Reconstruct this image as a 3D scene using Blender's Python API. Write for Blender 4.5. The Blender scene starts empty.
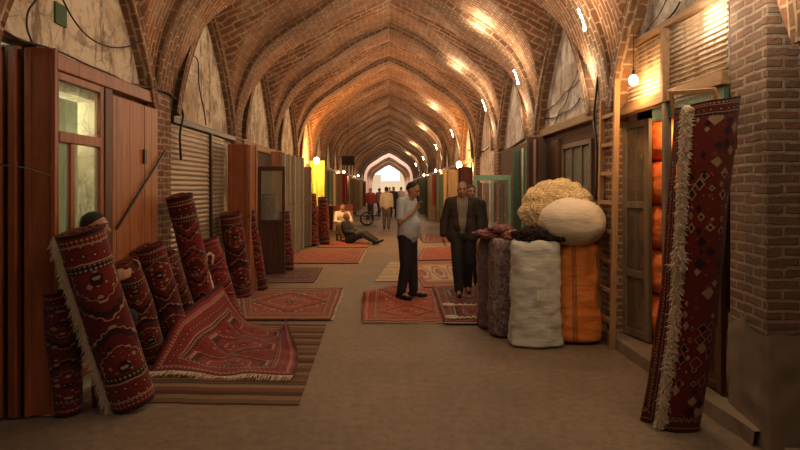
import bpy, math, random
from mathutils import Vector, Matrix, noise
random.seed(7)
C = bpy.context.scene.collection
PI = math.pi
F = 533.0; EYE = 1.62; VX = 389.0; VY = 188.0
LX = -2.45; RX = 2.32           # corridor walls
def G(px, py, z=0.0):           # photo pixel of a point at height z -> place on the ground plan
    Y = F*(EYE-z)/(py-VY); return Vector(((px-VX)/F*Y, Y, z))
def P(px, py, Y):
    return Vector(((px-VX)/F*Y, Y, EYE-(py-VY)/F*Y))
# ---------------------------------------------------------------- mesh builder
class MB:
    def __init__(s): s.v=[]; s.f=[]; s.uv=[]; s.m=[]; s.sm=[]
    def face(s, idx, uv=None, m=0, sm=False): s.f.append(tuple(idx)); s.uv.append(uv); s.m.append(m); s.sm.append(sm)
    def poly(s, pts, uv=None, m=0):
        b=len(s.v); s.v += [tuple(p) for p in pts]; s.face(range(b,b+len(pts)), uv, m)
    def box(s, c, d, rot=None, m=0):
        b=len(s.v); hx,hy,hz=d[0]/2,d[1]/2,d[2]/2
        R = rot if rot is not None else Matrix.Identity(3)
        for x in (-hx,hx):
            for y in (-hy,hy):
                for z in (-hz,hz): s.v.append(tuple(Vector(c)+R@Vector((x,y,z))))
        for q in ((0,1,3,2),(4,6,7,5),(0,4,5,1),(2,3,7,6),(0,2,6,4),(1,5,7,3)): s.face([b+i for i in q],None,m)
        return s
    def bb(s, x0,x1,y0,y1,z0,z1,m=0): return s.box(((x0+x1)/2,(y0+y1)/2,(z0+z1)/2),(abs(x1-x0),abs(y1-y0),abs(z1-z0)),None,m)
    def beam(s, a, b_, w, h, m=0):
        a=Vector(a); b_=Vector(b_); d=b_-a; R=d.to_track_quat('Z','Y').to_matrix()
        return s.box((a+b_)/2,(w,h,d.length),R,m)
    def grid(s, fn, nu, nv, uvf=None, m=0, sm=True, wu=False, flip=False):
        b=len(s.v)
        for j in range(nv+1):
            for i in range(nu if wu else nu+1): s.v.append(tuple(fn(i/nu, j/nv)))
        W = nu if wu else nu+1
        for j in range(nv):
            for i in range(nu):
                i2=(i+1)%W if wu else i+1
                q=[b+j*W+i, b+j*W+i2, b+(j+1)*W+i2, b+(j+1)*W+i]
                us=[(i/nu,j/nv),((i+1)/nu,j/nv),((i+1)/nu,(j+1)/nv),(i/nu,(j+1)/nv)]
                if uvf: us=[uvf(*u) for u in us]
                if flip: q.reverse(); us.reverse()
                s.face(q, us, m, sm)
        return b
    def tube(s, pts, r, n=8, m=0, cap=True, sm=True, flat=1.0):
        pts=[Vector(p) for p in pts]; k=len(pts)
        rs = r if isinstance(r,(list,tuple)) else [r]*k
        b=len(s.v); up=None; L=0
        for i,p in enumerate(pts):
            d=(pts[min(i+1,k-1)]-pts[max(i-1,0)]).normalized()
            if up is None:
                up = Vector((0,0,1)) if abs(d.z)<0.9 else Vector((0,1,0))
            a=d.cross(up); 
            if a.length<1e-5: a=d.orthogonal()
            a.normalize(); up=a.cross(d).normalized()
            for j in range(n):
                t=2*PI*j/n; s.v.append(tuple(p+a*math.cos(t)*rs[i]+up*math.sin(t)*rs[i]*flat))
        for i in range(k-1):
            for j in range(n):
                j2=(j+1)%n
                s.face((b+i*n+j,b+i*n+j2,b+(i+1)*n+j2,b+(i+1)*n+j),((j/n,i/(k-1)),((j+1)/n,i/(k-1)),((j+1)/n,(i+1)/(k-1)),(j/n,(i+1)/(k-1))),m,sm)
        if cap:
            s.face([b+j for j in range(n)][::-1],None,m); s.face([b+(k-1)*n+j for j in range(n)],None,m)
        return s
    def ell(s, c, r, nu=16, nv=10, R=None, m=0):
        c=Vector(c); R=R if R is not None else Matrix.Identity(3)
        def fn(u,v):
            v=min(max(v,0.003),0.997); t=2*PI*u; p=PI*v
            return c+R@Vector((r[0]*math.sin(p)*math.cos(t), r[1]*math.sin(p)*math.sin(t), -r[2]*math.cos(p)))
        b=s.grid(fn,nu,nv,None,m,True,True)
        s.face([b+i for i in range(nu)][::-1],None,m,True); s.face([b+nv*nu+i for i in range(nu)],None,m,True)
        return s
    def capsule(s, a, b_, ra, rb, n=12, m=0, flat=1.0):
        a=Vector(a); b_=Vector(b_); d=(b_-a); L=d.length
        if L<1e-6: return s.ell(a,(ra,)*3,m=m)
        d/=L; pts=[]; rs=[]
        for t in (0.06,0.35,0.7,0.92): pts.append(a-d*ra*math.cos(t*PI/2)); rs.append(ra*math.sin(t*PI/2))
        for t in (0,0.33,0.67,1): pts.append(a+d*L*t); rs.append(ra+(rb-ra)*t)
        for t in (0.92,0.7,0.35,0.06): pts.append(b_+d*rb*math.cos(t*PI/2)); rs.append(rb*math.sin(t*PI/2))
        return s.tube(pts,rs,n,m,True,True,flat)
    def build(s, name, mats, parent=None, loc=None):
        me=bpy.data.meshes.new(name)
        lv=Vector(loc) if loc is not None else Vector((0,0,0))
        me.from_pydata([tuple(Vector(v)-lv) for v in s.v],[],s.f)
        if not isinstance(mats,(list,tuple)): mats=[mats]
        for m in mats: me.materials.append(m)
        uvl=me.uv_layers.new(name='UVMap').data
        li=0
        for fi,p in enumerate(me.polygons):
            p.material_index=s.m[fi]; p.use_smooth=s.sm[fi]
            uv=s.uv[fi]
            if uv is None:
                n=p.normal
                if abs(n.z)>0.75: uv=[(s.v[i][0],s.v[i][1]) for i in s.f[fi]]
                else:
                    t=Vector((-n.y,n.x,0)).normalized()
                    uv=[(Vector(s.v[i]).dot(t),s.v[i][2]) for i in s.f[fi]]
            for k in range(len(s.f[fi])): uvl[p.loop_start+k].uv=uv[k]
        me.update()
        o=bpy.data.objects.new(name,me); C.objects.link(o)
        if loc is not None: o.location=loc
        if parent is not None: o.parent=parent
        return o
def tag(o, label, cat, group=None, kind=None):
    if label: o['label']=label
    if cat: o['category']=cat
    if group: o['group']=group
    if kind: o['kind']=kind
    return o
def struct(o): o['kind']='structure'; return o
def empty(name, loc, label, cat, group=None, rz=0):
    o=bpy.data.objects.new(name,None); C.objects.link(o); o.location=loc; o.rotation_euler=(0,0,rz); o.empty_display_size=.1
    return tag(o,label,cat,group)
def bevel(o, w=.006, seg=2):
    m=o.modifiers.new('Bevel','BEVEL'); m.width=w; m.segments=seg; m.limit_method='ANGLE'; return o
# ---------------------------------------------------------------- node helper
class Nt:
    def __init__(s, name, rough=.85, spec=.3, metal=0.0):
        s.mat=bpy.data.materials.new(name); s.mat.use_nodes=True; s.t=s.mat.node_tree; s.n=s.t.nodes
        s.bsdf=s.n['Principled BSDF']; s.bsdf.inputs['Roughness'].default_value=rough; s.bsdf.inputs['Specular IOR Level'].default_value=spec
        s.bsdf.inputs['Metallic'].default_value=metal
        s.tc=s.n.new('ShaderNodeTexCoord')
    def link(s,a,b):
        if isinstance(a,S): a=a.s
        s.t.links.new(a,b)
    def setin(s,inp,v):
        if isinstance(v,S): s.t.links.new(v.s,inp)
        elif isinstance(v,bpy.types.NodeSocket): s.t.links.new(v,inp)
        elif isinstance(v,(tuple,list)) and len(v)==3 and inp.type=='RGBA': inp.default_value=(*v,1)
        else: inp.default_value=v
    def math(s,op,a,b=0.0,c=None):
        nd=s.n.new('ShaderNodeMath'); nd.operation=op; s.setin(nd.inputs[0],a); s.setin(nd.inputs[1],b)
        if c is not None: s.setin(nd.inputs[2],c)
        return S(s,nd.outputs[0])
    def mix(s,f,a,b,mode='MIX'):
        nd=s.n.new('ShaderNodeMix'); nd.data_type='RGBA'; nd.blend_type=mode
        s.setin(nd.inputs[0],f); s.setin(nd.inputs[6],a); s.setin(nd.inputs[7],b); return nd.outputs[2]
    def map(s,src,scale=(1,1,1),loc=(0,0,0),rot=(0,0,0)):
        nd=s.n.new('ShaderNodeMapping'); s.link(src,nd.inputs[0]); nd.inputs['Scale'].default_value=scale; nd.inputs['Location'].default_value=loc; nd.inputs['Rotation'].default_value=rot
        return nd.outputs[0]
    def noise(s,vec,scale=5,detail=4,rough=.6,dist=0):
        nd=s.n.new('ShaderNodeTexNoise'); s.link(vec,nd.inputs['Vector']); nd.inputs['Scale'].default_value=scale; nd.inputs['Detail'].default_value=detail; nd.inputs['Roughness'].default_value=rough; nd.inputs['Distortion'].default_value=dist
        return S(s,nd.outputs[0])
    def ramp(s,fac,stops,const=False):
        nd=s.n.new('ShaderNodeValToRGB'); s.link(fac,nd.inputs[0]); e=nd.color_ramp.elements
        if const: nd.color_ramp.interpolation='CONSTANT'
        while len(e)<len(stops): e.new(.5)
        for i,(p,c) in enumerate(stops): e[i].position=p; e[i].color=(*c,1) if not isinstance(c,(int,float)) else (c,c,c,1)
        return nd.outputs[0]
    def vor(s,vec,scale=5,feat='F1',out=0,rand=1.0,dist='EUCLIDEAN'):
        nd=s.n.new('ShaderNodeTexVoronoi'); nd.distance=dist; s.link(vec,nd.inputs['Vector']); nd.feature=feat; nd.inputs['Scale'].default_value=scale; nd.inputs['Randomness'].default_value=rand
        return nd.outputs[out]
    def xyz(s,vec):
        nd=s.n.new('ShaderNodeSeparateXYZ'); s.link(vec,nd.inputs[0]); return [S(s,nd.outputs[i]) for i in range(3)]
    def bump(s,h,strength=.5,dist=.01):
        nd=s.n.new('ShaderNodeBump'); s.link(h,nd.inputs['Height']); nd.inputs['Strength'].default_value=strength; nd.inputs['Distance'].default_value=dist
        s.t.links.new(nd.outputs[0],s.bsdf.inputs['Normal'])
    def color(s,c): s.setin(s.bsdf.inputs['Base Color'],c)
    @property
    def obj(s): return s.tc.outputs['Object']
    @property
    def uv(s): return s.tc.outputs['UV']
class S:
    def __init__(s,nt,sock): s.nt=nt; s.s=sock
    def __add__(s,o): return s.nt.math('ADD',s,o)
    __radd__=__add__
    def __sub__(s,o): return s.nt.math('SUBTRACT',s,o)
    def __rsub__(s,o): return s.nt.math('SUBTRACT',o,s)
    def __mul__(s,o): return s.nt.math('MULTIPLY',s,o)
    __rmul__=__mul__
    def __lt__(s,o): return s.nt.math('LESS_THAN',s,o)
    def __gt__(s,o): return s.nt.math('GREATER_THAN',s,o)
    def abs(s): return s.nt.math('ABSOLUTE',s)
    def min(s,o): return s.nt.math('MINIMUM',s,o)
    def max(s,o): return s.nt.math('MAXIMUM',s,o)
    def frac(s): return s.nt.math('FRACT',s)
    def tri(s): return (s.frac()-.5).abs()*2      # 0..1 triangle wave
    def band(s,a,b): return (s>a)*(s<b)
M={}
def plain(name,col,rough=.7,spec=.3,metal=0,var=.25,scale=12,bumpy=.0):
    n=Nt(name,rough,spec,metal); f=n.noise(n.obj,scale,5)
    n.color(n.mix(f,tuple(c*(1-var) for c in col),tuple(min(1,c*(1+var)) for c in col)))
    if bumpy: n.bump(n.noise(n.obj,scale*4,4),bumpy,.004)
    return n.mat
def emis(name,col,st):
    n=Nt(name); n.color(col); n.bsdf.inputs['Emission Color'].default_value=(*col,1); n.bsdf.inputs['Emission Strength'].default_value=st; return n.mat
def brick(name,c1,c2,mortar,bw=.22,bh=.065,ms=.012,rot=False,dirt=(.12,.07,.045),bs=.8,pale=None):
    n=Nt(name,.92,.15); vec=n.map(n.uv,(1,1,1),rot=(0,0,PI/2) if rot else (0,0,0))
    wob=n.noise(n.obj,2.2,3); nd=n.n.new('ShaderNodeVectorMath'); nd.operation='MULTIPLY_ADD'
    n.link(n.vor(n.obj,6,out=1),nd.inputs[0]); nd.inputs[1].default_value=(.012,.012,0); n.link(vec,nd.inputs[2])
    b=n.n.new('ShaderNodeTexBrick'); n.link(nd.outputs[0],b.inputs['Vector'])
    b.inputs['Color1'].default_value=(*c1,1); b.inputs['Color2'].default_value=(*c2,1); b.inputs['Mortar'].default_value=(*mortar,1)
    b.inputs['Scale'].default_value=1; b.inputs['Mortar Size'].default_value=ms; b.inputs['Mortar Smooth'].default_value=.25
    b.inputs['Brick Width'].default_value=bw; b.inputs['Row Height'].default_value=bh; b.inputs['Bias'].default_value=-.1
    col=n.mix(n.ramp(n.noise(n.obj,9,5,.7),[(.4,0),(.7,.75)]),b.outputs['Color'],dirt)
    if pale: col=n.mix(n.ramp(n.noise(n.obj,1.6,6,.7),[(.52,0),(.68,.5)]),col,pale)
    col=n.mix(n.ramp(n.noise(n.obj,.8,4,.6),[(.35,.5),(.65,0)]),col,dirt)
    n.color(col)
    n.bump(n.math('SUBTRACT',n.noise(n.obj,30,4,.7)*.35,S(n,b.outputs['Fac'])),bs,.02)
    return n.mat
def wood(name,c1,c2,scale=1.0,axis=2,rough=.6,plank=0.0,paxis=0):
    n=Nt(name,rough,.35); sc=[14*scale]*3; sc[axis]=1.1*scale
    f=n.noise(n.map(n.obj,tuple(sc)),1.6,6,.65,.6)
    col=n.mix(n.ramp(f,[(.3,0),(.7,1)]),c1,c2)
    f2=n.noise(n.obj,2.3,5,.7); col=n.mix(n.ramp(f2,[(.5,0),(.75,.6)]),col,tuple(c*.45 for c in c1))
    if plank:
        x=n.xyz(n.obj)[paxis]; g=(x*(1/plank)).frac()<.05
        col=n.mix(g*.8,col,(.012,.008,.005))
    n.color(col); n.bump(f,.35,.006); return n.mat
# ---------------------------------------------------------------- carpets
def carpet(name, field, border, light, dark, accent, n_med=1, aspect=1.6, fleck=26, hexm=False, seed=0.0, bw=1.0, pale_field=None, med=True):
    n=Nt(name,.95,.08); u,v,_=n.xyz(n.uv)
    wob=(n.noise(n.map(n.uv,(1,aspect,1)),14,2)-.5)*.012
    x=(u-.5).abs()*2; y=(v-.5).abs()*2
    d=((1-x)*.5).min((1-y)*(.5*aspect))*(1/bw)+wob
    my=v*n_med; m=(my.frac()-.5).abs()*2              # 0 at a medallion's centre
    zz=(v*(aspect*22)).tri()*.05+(u*22).tri()*.05
    if hexm: q=(x*1.25).max(x*.75+m*.75)+zz*.6
    else: q=x*.95+m*.8+zz
    # flecks: small motifs on a regular lattice
    cu=(u*fleck+(v*(fleck*aspect)).frac()*0).tri(); cv=(v*(fleck*aspect)).tri()
    lat=cu+cv; s1=lat<.42
    vo=n.vor(n.map(n.uv,(1,aspect,1),loc=(seed,seed*2,0)),fleck*.8,rand=.55,dist='MANHATTAN'); vc=n.vor(n.map(n.uv,(1,aspect,1),loc=(seed,seed*2,0)),fleck*.8,out=1,rand=.55,dist='MANHATTAN')
    vr,vg,vb=n.xyz(vc)
    spot=S(n,vo)<(.46 if med else .66)
    col=n.mix(spot*(vr>.45),field if pale_field is None else pale_field,dark)
    col=n.mix(spot*(vg>.78),col,light)
    col=n.mix(spot*(vb>.7),col,accent)
    def ring(c,a,b,cc): return n.mix(q.band(a,b),c,cc)
    base_=col
    col=n.mix(q<.74,col,field); 
    col=n.mix((q<.74)*spot*(vg>.6),col,dark)
    col=ring(col,.715,.745,light); col=n.mix((q<.70)*(q>.60),col,dark)
    col=n.mix((q<.60)*(q>.42)*spot*(vr>.5),col,accent); col=n.mix((q<.60)*(q>.42)*(S(n,vo)<.3),col,dark)
    col=ring(col,.40,.425,light); col=n.mix(q<.36,col,border)
    col=n.mix((q<.36)*spot*(vg>.35),col,light); col=n.mix(q<.14,col,dark); col=n.mix(q<.07,col,light)
    if not med:
        col=n.mix((v.band(.60,.78))*(S(n,vo)<.62)*(vr>.30),base_,light); col=n.mix(v.band(.60,.78)*(S(n,vo)<.45),col,dark); col=n.mix(v.band(.14,.34)*(S(n,vo)>.55)*(S(n,vo)<.64),col,light)
    # borders
    def bd(c,a,b,cc): return n.mix(d.band(a,b),c,cc)
    col=n.mix(d<.19,col,dark); col=n.mix((d<.155),col,border)
    t1=(u*14).tri()+(v*(14*aspect)).tri()
    col=n.mix(d.band(.065,.145)*(t1<.62),col,dark); col=n.mix(d.band(.065,.145)*(t1<.3),col,light)
    t2=(u*32).tri()+(v*(32*aspect)).tri()
    col=n.mix(d.band(.16,.185)*(t2<.7),col,light); col=n.mix(d.band(.03,.055)*(t2<.7),col,light)
    col=bd(col,.148,.156,light); col=bd(col,.056,.063,light); col=n.mix(d<.02,col,dark)
    f=n.noise(n.uv,60,4,.7); col=n.mix(f*.5,col,tuple(c*.35 for c in field))
    f2=n.noise(n.obj,3,4,.6); col=n.mix(n.ramp(f2,[(.45,0),(.75,.35)]),col,tuple(c*.5 for c in border))
    n.color(col); n.bump(n.noise(n.obj,260,3),.5,.003)
    n.bsdf.inputs['Sheen Weight'].default_value=.15
    return n.mat
def stripes(name, cols, reps, axis=1):
    n=Nt(name,.95,.08); c=n.xyz(n.uv)[axis]
    f=(c*reps).frac(); k=len(cols)
    col=n.ramp(f,[(i/k,cc) for i,cc in enumerate(cols)],True)
    fl=(n.xyz(n.uv)[1-axis]*60).tri()+(c*reps*k).tri()
    col=n.mix((fl<.35)*((c*reps*1.7).frac()>.6),col,(.42,.3,.18))
    col=n.mix(n.noise(n.uv,40,4)*.55,col,(.06,.04,.03)); n.color(col); n.bump(n.noise(n.obj,200,3),.5,.003); return n.mat
def plight(name,loc,e,col,r=.05):
    l=bpy.data.lights.new(name,'POINT'); l.energy=e; l.color=col; l.shadow_soft_size=r; o=bpy.data.objects.new(name,l); C.objects.link(o); o.location=loc; return o
# ================================================================ materials
M['vault']=brick('vault_brick',(.37,.135,.055),(.19,.065,.028),(.56,.38,.22),.24,.070,.0115,rot=False,pale=(.46,.35,.24))
M['vault2']=brick('vault_brick_right',(.38,.15,.07),(.20,.075,.035),(.58,.41,.26),.24,.070,.0115,pale=(.46,.35,.25))
M['rib']=brick('rib_brick',(.26,.12,.06),(.15,.07,.04),(.50,.37,.24),.15,.08,.011,rot=True,pale=(.38,.29,.20))
M['pier']=brick('pier_brick',(.30,.14,.08),(.18,.085,.05),(.50,.38,.26),.2,.07,.013,bs=1.0)
M['pillar']=brick('pillar_brick',(.24,.115,.068),(.14,.072,.048),(.38,.29,.20),.215,.066,.014,dirt=(.14,.10,.075),bs=1.2,pale=(.22,.16,.11))
def plaster(name,base,stain,dark,rub=None):
    n=Nt(name,.95,.1); a=n.noise(n.obj,1.3,7,.7,.6); b=n.noise(n.map(n.obj,(3,3,.7)),2.2,6,.75)
    col=n.mix(n.ramp(a,[(.46,0),(.56,1)]),base,stain); col=n.mix(n.ramp(b,[(.52,0),(.60,.75)]),col,dark); col=n.mix(n.ramp(n.noise(n.obj,5,7,.75),[(.52,0),(.60,.5)]),col,dark)
    cr=n.vor(n.obj,2.6,'DISTANCE_TO_EDGE'); col=n.mix(n.ramp(cr,[(0,.5),(.012,0)]),col,dark)
    n.color(col); n.bump(n.noise(n.obj,9,8,.75)+b,.9,.03); return n.mat
M['plaster']=plaster('old_plaster',(.76,.65,.50),(.50,.39,.27),(.16,.10,.06))
M['plaster2']=plaster('pale_plaster',(.70,.64,.58),(.50,.43,.37),(.22,.16,.12))
M['wood_red']=wood('red_brown_wood',(.34,.10,.034),(.17,.05,.018),1.0,2,.45)
M['wood_red_planks']=wood('red_brown_planks',(.42,.155,.055),(.22,.075,.026),1.0,2,.5,.24,1)
M['wood_dark']=wood('dark_wood',(.13,.055,.03),(.06,.028,.018),1.0,2,.55)
M['wood_tan']=wood('tan_wood',(.48,.27,.12),(.28,.15,.07),1.0,2,.6)
M['wood_grey']=wood('grey_brown_wood',(.24,.17,.10),(.12,.085,.055),1.0,2,.7)
M['wood_beam']=wood('beam_wood',(.36,.21,.10),(.18,.10,.05),1.0,1,.7)
M['cream_panel']=wood('cream_painted_wood',(.50,.44,.30),(.38,.33,.22),.7,2,.6)
M['mint']=wood('mint_painted_wood',(.30,.48,.31),(.20,.35,.23),.6,2,.55)
M['green_dark']=wood('dark_green_paint',(.06,.14,.09),(.04,.08,.055),.6,2,.55)
def floor_mat():
    n=Nt('worn_asphalt',.78,.35); a=n.noise(n.obj,.9,6,.65); b=n.noise(n.obj,14,6,.75); c=n.noise(n.obj,120,3,.6)
    col=n.mix(n.ramp(a,[(.35,0),(.68,1)]),(.150,.108,.070),(.24,.180,.120)); col=n.mix(n.ramp(b,[(.35,.55),(.6,0)]),col,(.085,.055,.036))
    col=n.mix(n.ramp(n.vor(n.obj,45),[(.05,.5),(.12,0)]),col,(.30,.23,.16))
    n.color(col); n.bump(b*1.0+c*.6,.5,.006)
    n.setin(n.bsdf.inputs['Roughness'],a*.3+.55); return n.mat
M['floor']=floor_mat()
M['concrete']=plain('grey_concrete',(.20,.15,.105),.9,.2,0,.4,5,.5)
def shutter_mat(name,c,metal=.35,rough=.45):
    n=Nt(name,rough,.5,metal); z=n.xyz(n.obj)[2]
    f=n.noise(n.obj,3,5,.7); n.color(n.mix(n.ramp(f,[(.4,0),(.75,.7)]),c,tuple(k*.5 for k in c))); return n.mat
M['shutter']=shutter_mat('tan_shutter',(.30,.225,.145)); M['corr']=shutter_mat('corrugated_sheet',(.46,.29,.13),.35,.36); M['shutter_dark']=shutter_mat('dark_shutter',(.14,.09,.06))
M['black']=plain('black_rubber',(.015,.013,.012),.5); M['iron']=plain('dark_iron',(.05,.04,.035),.5,.5,.6)
g=Nt('shop_glass',.08,.5); g.bsdf.inputs['Transmission Weight'].default_value=.85; g.bsdf.inputs['IOR'].default_value=1.05; g.color((.80,.86,.74)); M['glass']=g.mat
g=Nt('brown_glass',.12,.5); g.bsdf.inputs['Transmission Weight'].default_value=.85; g.bsdf.inputs['IOR'].default_value=1.05; g.color((.62,.50,.34)); M['glass2']=g.mat
g=Nt('clear_glass',.04,.5); g.bsdf.inputs['Transmission Weight'].default_value=.95; g.bsdf.inputs['IOR'].default_value=1.03; g.color((.95,.94,.90)); M['glass3']=g.mat
M['green_wall']=plaster('pale_green_plaster',(.40,.44,.28),(.33,.37,.23),(.22,.24,.15))
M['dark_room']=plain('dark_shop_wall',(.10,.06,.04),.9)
M['bulb']=emis('glowing_bulb',(1,.62,.25),45); M['tube']=emis('glowing_tube',(1,.80,.52),30); M['bulb_far']=emis('glowing_lamp',(1,.70,.35),25)
# ================================================================ vault
PROF=[(1.0,2.45),(.985,2.85),(.93,3.32),(.83,3.75),(.67,4.08),(.50,4.34),(.28,4.70),(0,5.02)]
def cat(pts,t):
    n=len(pts)-1; k=min(int(t*n),n-1); f=t*n-k
    p=[pts[max(k-1,0)],pts[k],pts[k+1],pts[min(k+2,n)]]
    return [ .5*((2*p[1][i])+(-p[0][i]+p[2][i])*f+(2*p[0][i]-5*p[1][i]+4*p[2][i]-p[3][i])*f*f+(-p[0][i]+3*p[1][i]-3*p[2][i]+p[3][i])*f**3) for i in (0,1)]
HALF=[]; 
_raw=[cat(PROF,i/200) for i in range(201)]
_L=[0]
for i in range(1,201): _L.append(_L[-1]+math.hypot((_raw[i][0]-_raw[i-1][0])*2.4,_raw[i][1]-_raw[i-1][1]))
NS=34
def prof(t):            # t 0..1 along the arc (by length): fraction of half width, height, arc length
    s=t*_L[-1]; k=0
    import bisect
    k=min(max(bisect.bisect_right(_L,s)-1,0),199); f=(s-_L[k])/max(_L[k+1]-_L[k],1e-6)
    return _raw[k][0]+(_raw[k+1][0]-_raw[k][0])*f, _raw[k][1]+(_raw[k+1][1]-_raw[k][1])*f, s
ARC=_L[-1]; BAY=2.87; Y0=5.78
def pier_y(k): return Y0+BAY*k
Y_START=pier_y(-3); NB=19; Y_END=pier_y(16)
def lun(y):
    t=((y-Y0)/BAY); t=abs(t-math.floor(t)-.5)*BAY
    if t>=1.21: return 2.40
    return 2.40+1.68*(1-(t/1.21)**1.25)**.72
def vault_pt(side,t,y,lift=.11):
    W=-LX if side<0 else RX
    fx,z,s=prof(t); x=fx*(W+.04); z=z+lift*(1 if t>.1 else t*10)
    lat=lun(y)+.50*(W-fx*W) if lun(y)>2.41 else 0
    lift2=max(z,lat) 
    return Vector((side*x,y,lift2)), s
def make_vault(name,ya,yb,step,mats):
    mb=MB()
    ny=int(round((yb-ya)/step))
    for side,mi in ((-1,0),(1,1)):
        b=len(mb.v); cols=[]
        for j in range(ny+1):
            y=ya+(yb-ya)*j/ny
            row=[vault_pt(side,(i/NS)**1.15,y)[0] for i in range(NS+1)]; acc=[0]*(NS+1)
            for i in range(NS-1,-1,-1): acc[i]=acc[i+1]+(row[i+1]-row[i]).length
            for i in range(NS+1):
                p=row[i]; s=-acc[i]; n_=noise.noise(p*1.6)*.045+noise.noise(p*5)*.012
                mb.v.append((p.x,p.y,p.z+n_)); cols.append((s,y))
        for j in range(ny):
            for i in range(NS):
                q=[b+j*(NS+1)+i,b+j*(NS+1)+i+1,b+(j+1)*(NS+1)+i+1,b+(j+1)*(NS+1)+i]
                uv=[cols[a-b] for a in q]
                if side>0: q.reverse(); uv.reverse()
                mb.face(q,uv,mi,True)
    return struct(mb.build(name,mats))
make_vault('ceiling',Y_START,pier_y(6),.07,[M['vault'],M['vault2']])
make_vault('ceiling_far',pier_y(6),Y_END,.15,[M['vault'],M['vault2']])
def rib(k,w=.34,drop=0.0,name=None,thick=.24,ylo=None):
    y=pier_y(k) if ylo is None else ylo; mb=MB(); pts=[]
    for i in range(2*NS+1):
        t=i/NS; side=-1 if t<=1 else 1; tt=t if t<=1 else 2-t
        fx,z,s=prof(tt); W=-LX if side<0 else RX
        pts.append((side*fx*W, z-drop, s if side<0 else 2*ARC-s))
    for i in range(len(pts)-1):
        (x0,z0,s0),(x1,z1,s1)=pts[i],pts[i+1]
        def nrm(k_):
            a=pts[max(k_-1,0)]; b=pts[min(k_+1,len(pts)-1)]; d=Vector((b[0]-a[0],b[1]-a[1])).normalized(); return Vector((-d.y,d.x))
        n0,n1=nrm(i),nrm(i+1); o0=(x0+n0.x*thick,z0+n0.y*thick); o1=(x1+n1.x*thick,z1+n1.y*thick)
        b=len(mb.v); ya,yb=y-w/2,y+w/2
        mb.v+=[(x0,ya,z0),(x1,ya,z1),(x1,yb,z1),(x0,yb,z0),(o0[0],ya,o0[1]),(o1[0],ya,o1[1]),(o1[0],yb,o1[1]),(o0[0],yb,o0[1])]
        mb.face((b,b+1,b+2,b+3),[(ya,s0),(ya,s1),(yb,s1),(yb,s0)][::1],0,False)
        mb.face((b+4,b+5,b+1,b),[(ya-thick,s0),(ya-thick,s1),(ya,s1),(ya,s0)],0,False)
        mb.face((b+3,b+2,b+6,b+7),[(yb,s0),(yb,s1),(yb+thick,s1),(yb+thick,s0)],0,False)
    # swap so courses cross the rib
    return struct(mb.build(name or 'trim_%d'%(k+10),M['rib']))
for k in range(-3,17): rib(k,.34 if k<16 else .5)
def lun_ring(k,side,i,ymin=-99):      # voussoirs edging each wall lunette
    mb=MB(); W=-LX if side<0 else RX; mid=pier_y(k)+BAY/2; pts=[]
    for j in range(41):
        t=-1.2+2.4*j/40; pts.append((mid+t,lun(mid+t)+.02))
    s=0
    for j in range(40):
        if pts[j][0]<ymin: continue
        (y0,z0),(y1,z1)=pts[j],pts[j+1]; d=Vector((y1-y0,z1-z0)); L=d.length; nn=Vector((d.y,-d.x)).normalized()
        nn0=nn; th=.12
        a0=(y0,z0);a1=(y1,z1); c0=(y0+nn.x*th,z0+nn.y*th); c1=(y1+nn.x*th,z1+nn.y*th)
        xi=side*(W-.06); xo=side*(W+.2); b=len(mb.v)
        mb.v+=[(xi,*a0),(xi,*a1),(xi,*c1),(xi,*c0),(xo,*c1),(xo,*c0)]
        q=(b,b+1,b+2,b+3); q2=(b+3,b+2,b+4,b+5)
        mb.face(q,[(0,s),(0,s+L),(th,s+L),(th,s)]); mb.face(q2,[(th,s),(th,s+L),(.3,s+L),(.3,s)]); s+=L
    return struct(mb.build('trim_%d'%i,M['rib']))
for k in range(-2,9):
    for q,side in enumerate((-1,1)):
        if side>0 and k==-2: continue
        lun_ring(k,side,44+2*k+q,3.8 if (side>0 and k==-1) else -99)
# ================================================================ floor, walls, piers
b=MB(); b.grid(lambda u,v: Vector((-5+10*u,-4+94*v,0)),4,40,lambda u,v:(u*10,v*90)); struct(b.build('floor',M['floor']))
b=MB(); b.bb(LX-.25,LX-.06,3.86,Y_END,2.36,4.3); b.bb(LX-.25,LX-.06,-3,3.86,2.64,4.3); struct(b.build('wall_left',M['plaster']))
b=MB(); b.bb(-3.1,-3.0,-3,3.86,0,2.64); b.bb(-3.1,LX-.06,3.80,3.84,0,2.64); struct(b.build('wall_left_front',M['dark_room']))  # dark backing added to stop light leaking through the door-leaf gaps
b=MB(); b.bb(LX-.25,LX-.06,4.62,Y_END,0,2.36); struct(b.build('wall_left_lower',M['plaster']))
b=MB(); b.bb(RX+.10,RX+.3,3.80,Y_END,2.42,4.3); struct(b.build('wall_right',M['plaster2']))
b=MB(); b.bb(RX+.10,RX+.3,5.62,Y_END,0,2.42); b.bb(RX+.32,RX+.5,-3,3.34,0,2.42); struct(b.build('wall_right_lower',M['plaster2']))
b=MB(); b.bb(-3,3,-2.9,-2.8,0,5.4); struct(b.build('wall_back',M['plaster']))  # unseen wall added behind the camera to keep sky light out
for k in range(-1,17):
    y=pier_y(k)
    for q,side in enumerate((-1,1)):
        if side>0 and k==-1: continue
        W=-LX if side<0 else RX
        o=MB(); o.bb(side*(W-.01),side*(W+.2),y-.20,y+.20,0,2.62); struct(bevel(o.build('trim_%d'%(80+2*k+q),M['pier']),.02,2))
# raised kerb platform on the right
b=MB()
b.grid(lambda u,v: Vector((2.27+.004*math.sin(v*90)+.015*noise.noise(Vector((v*20,0,0))) if u==0 else 2.285 if u==.25 else 2.6 if u<.9 else 4.4, 3.33+5.0*v, 0 if u==0 else .10+.008*noise.noise(Vector((v*14,u*3,0))))),4,46,lambda u,v:(u*1.2,v*4.6),0,False)
struct(b.build('floor_kerb',M['concrete']))
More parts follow.
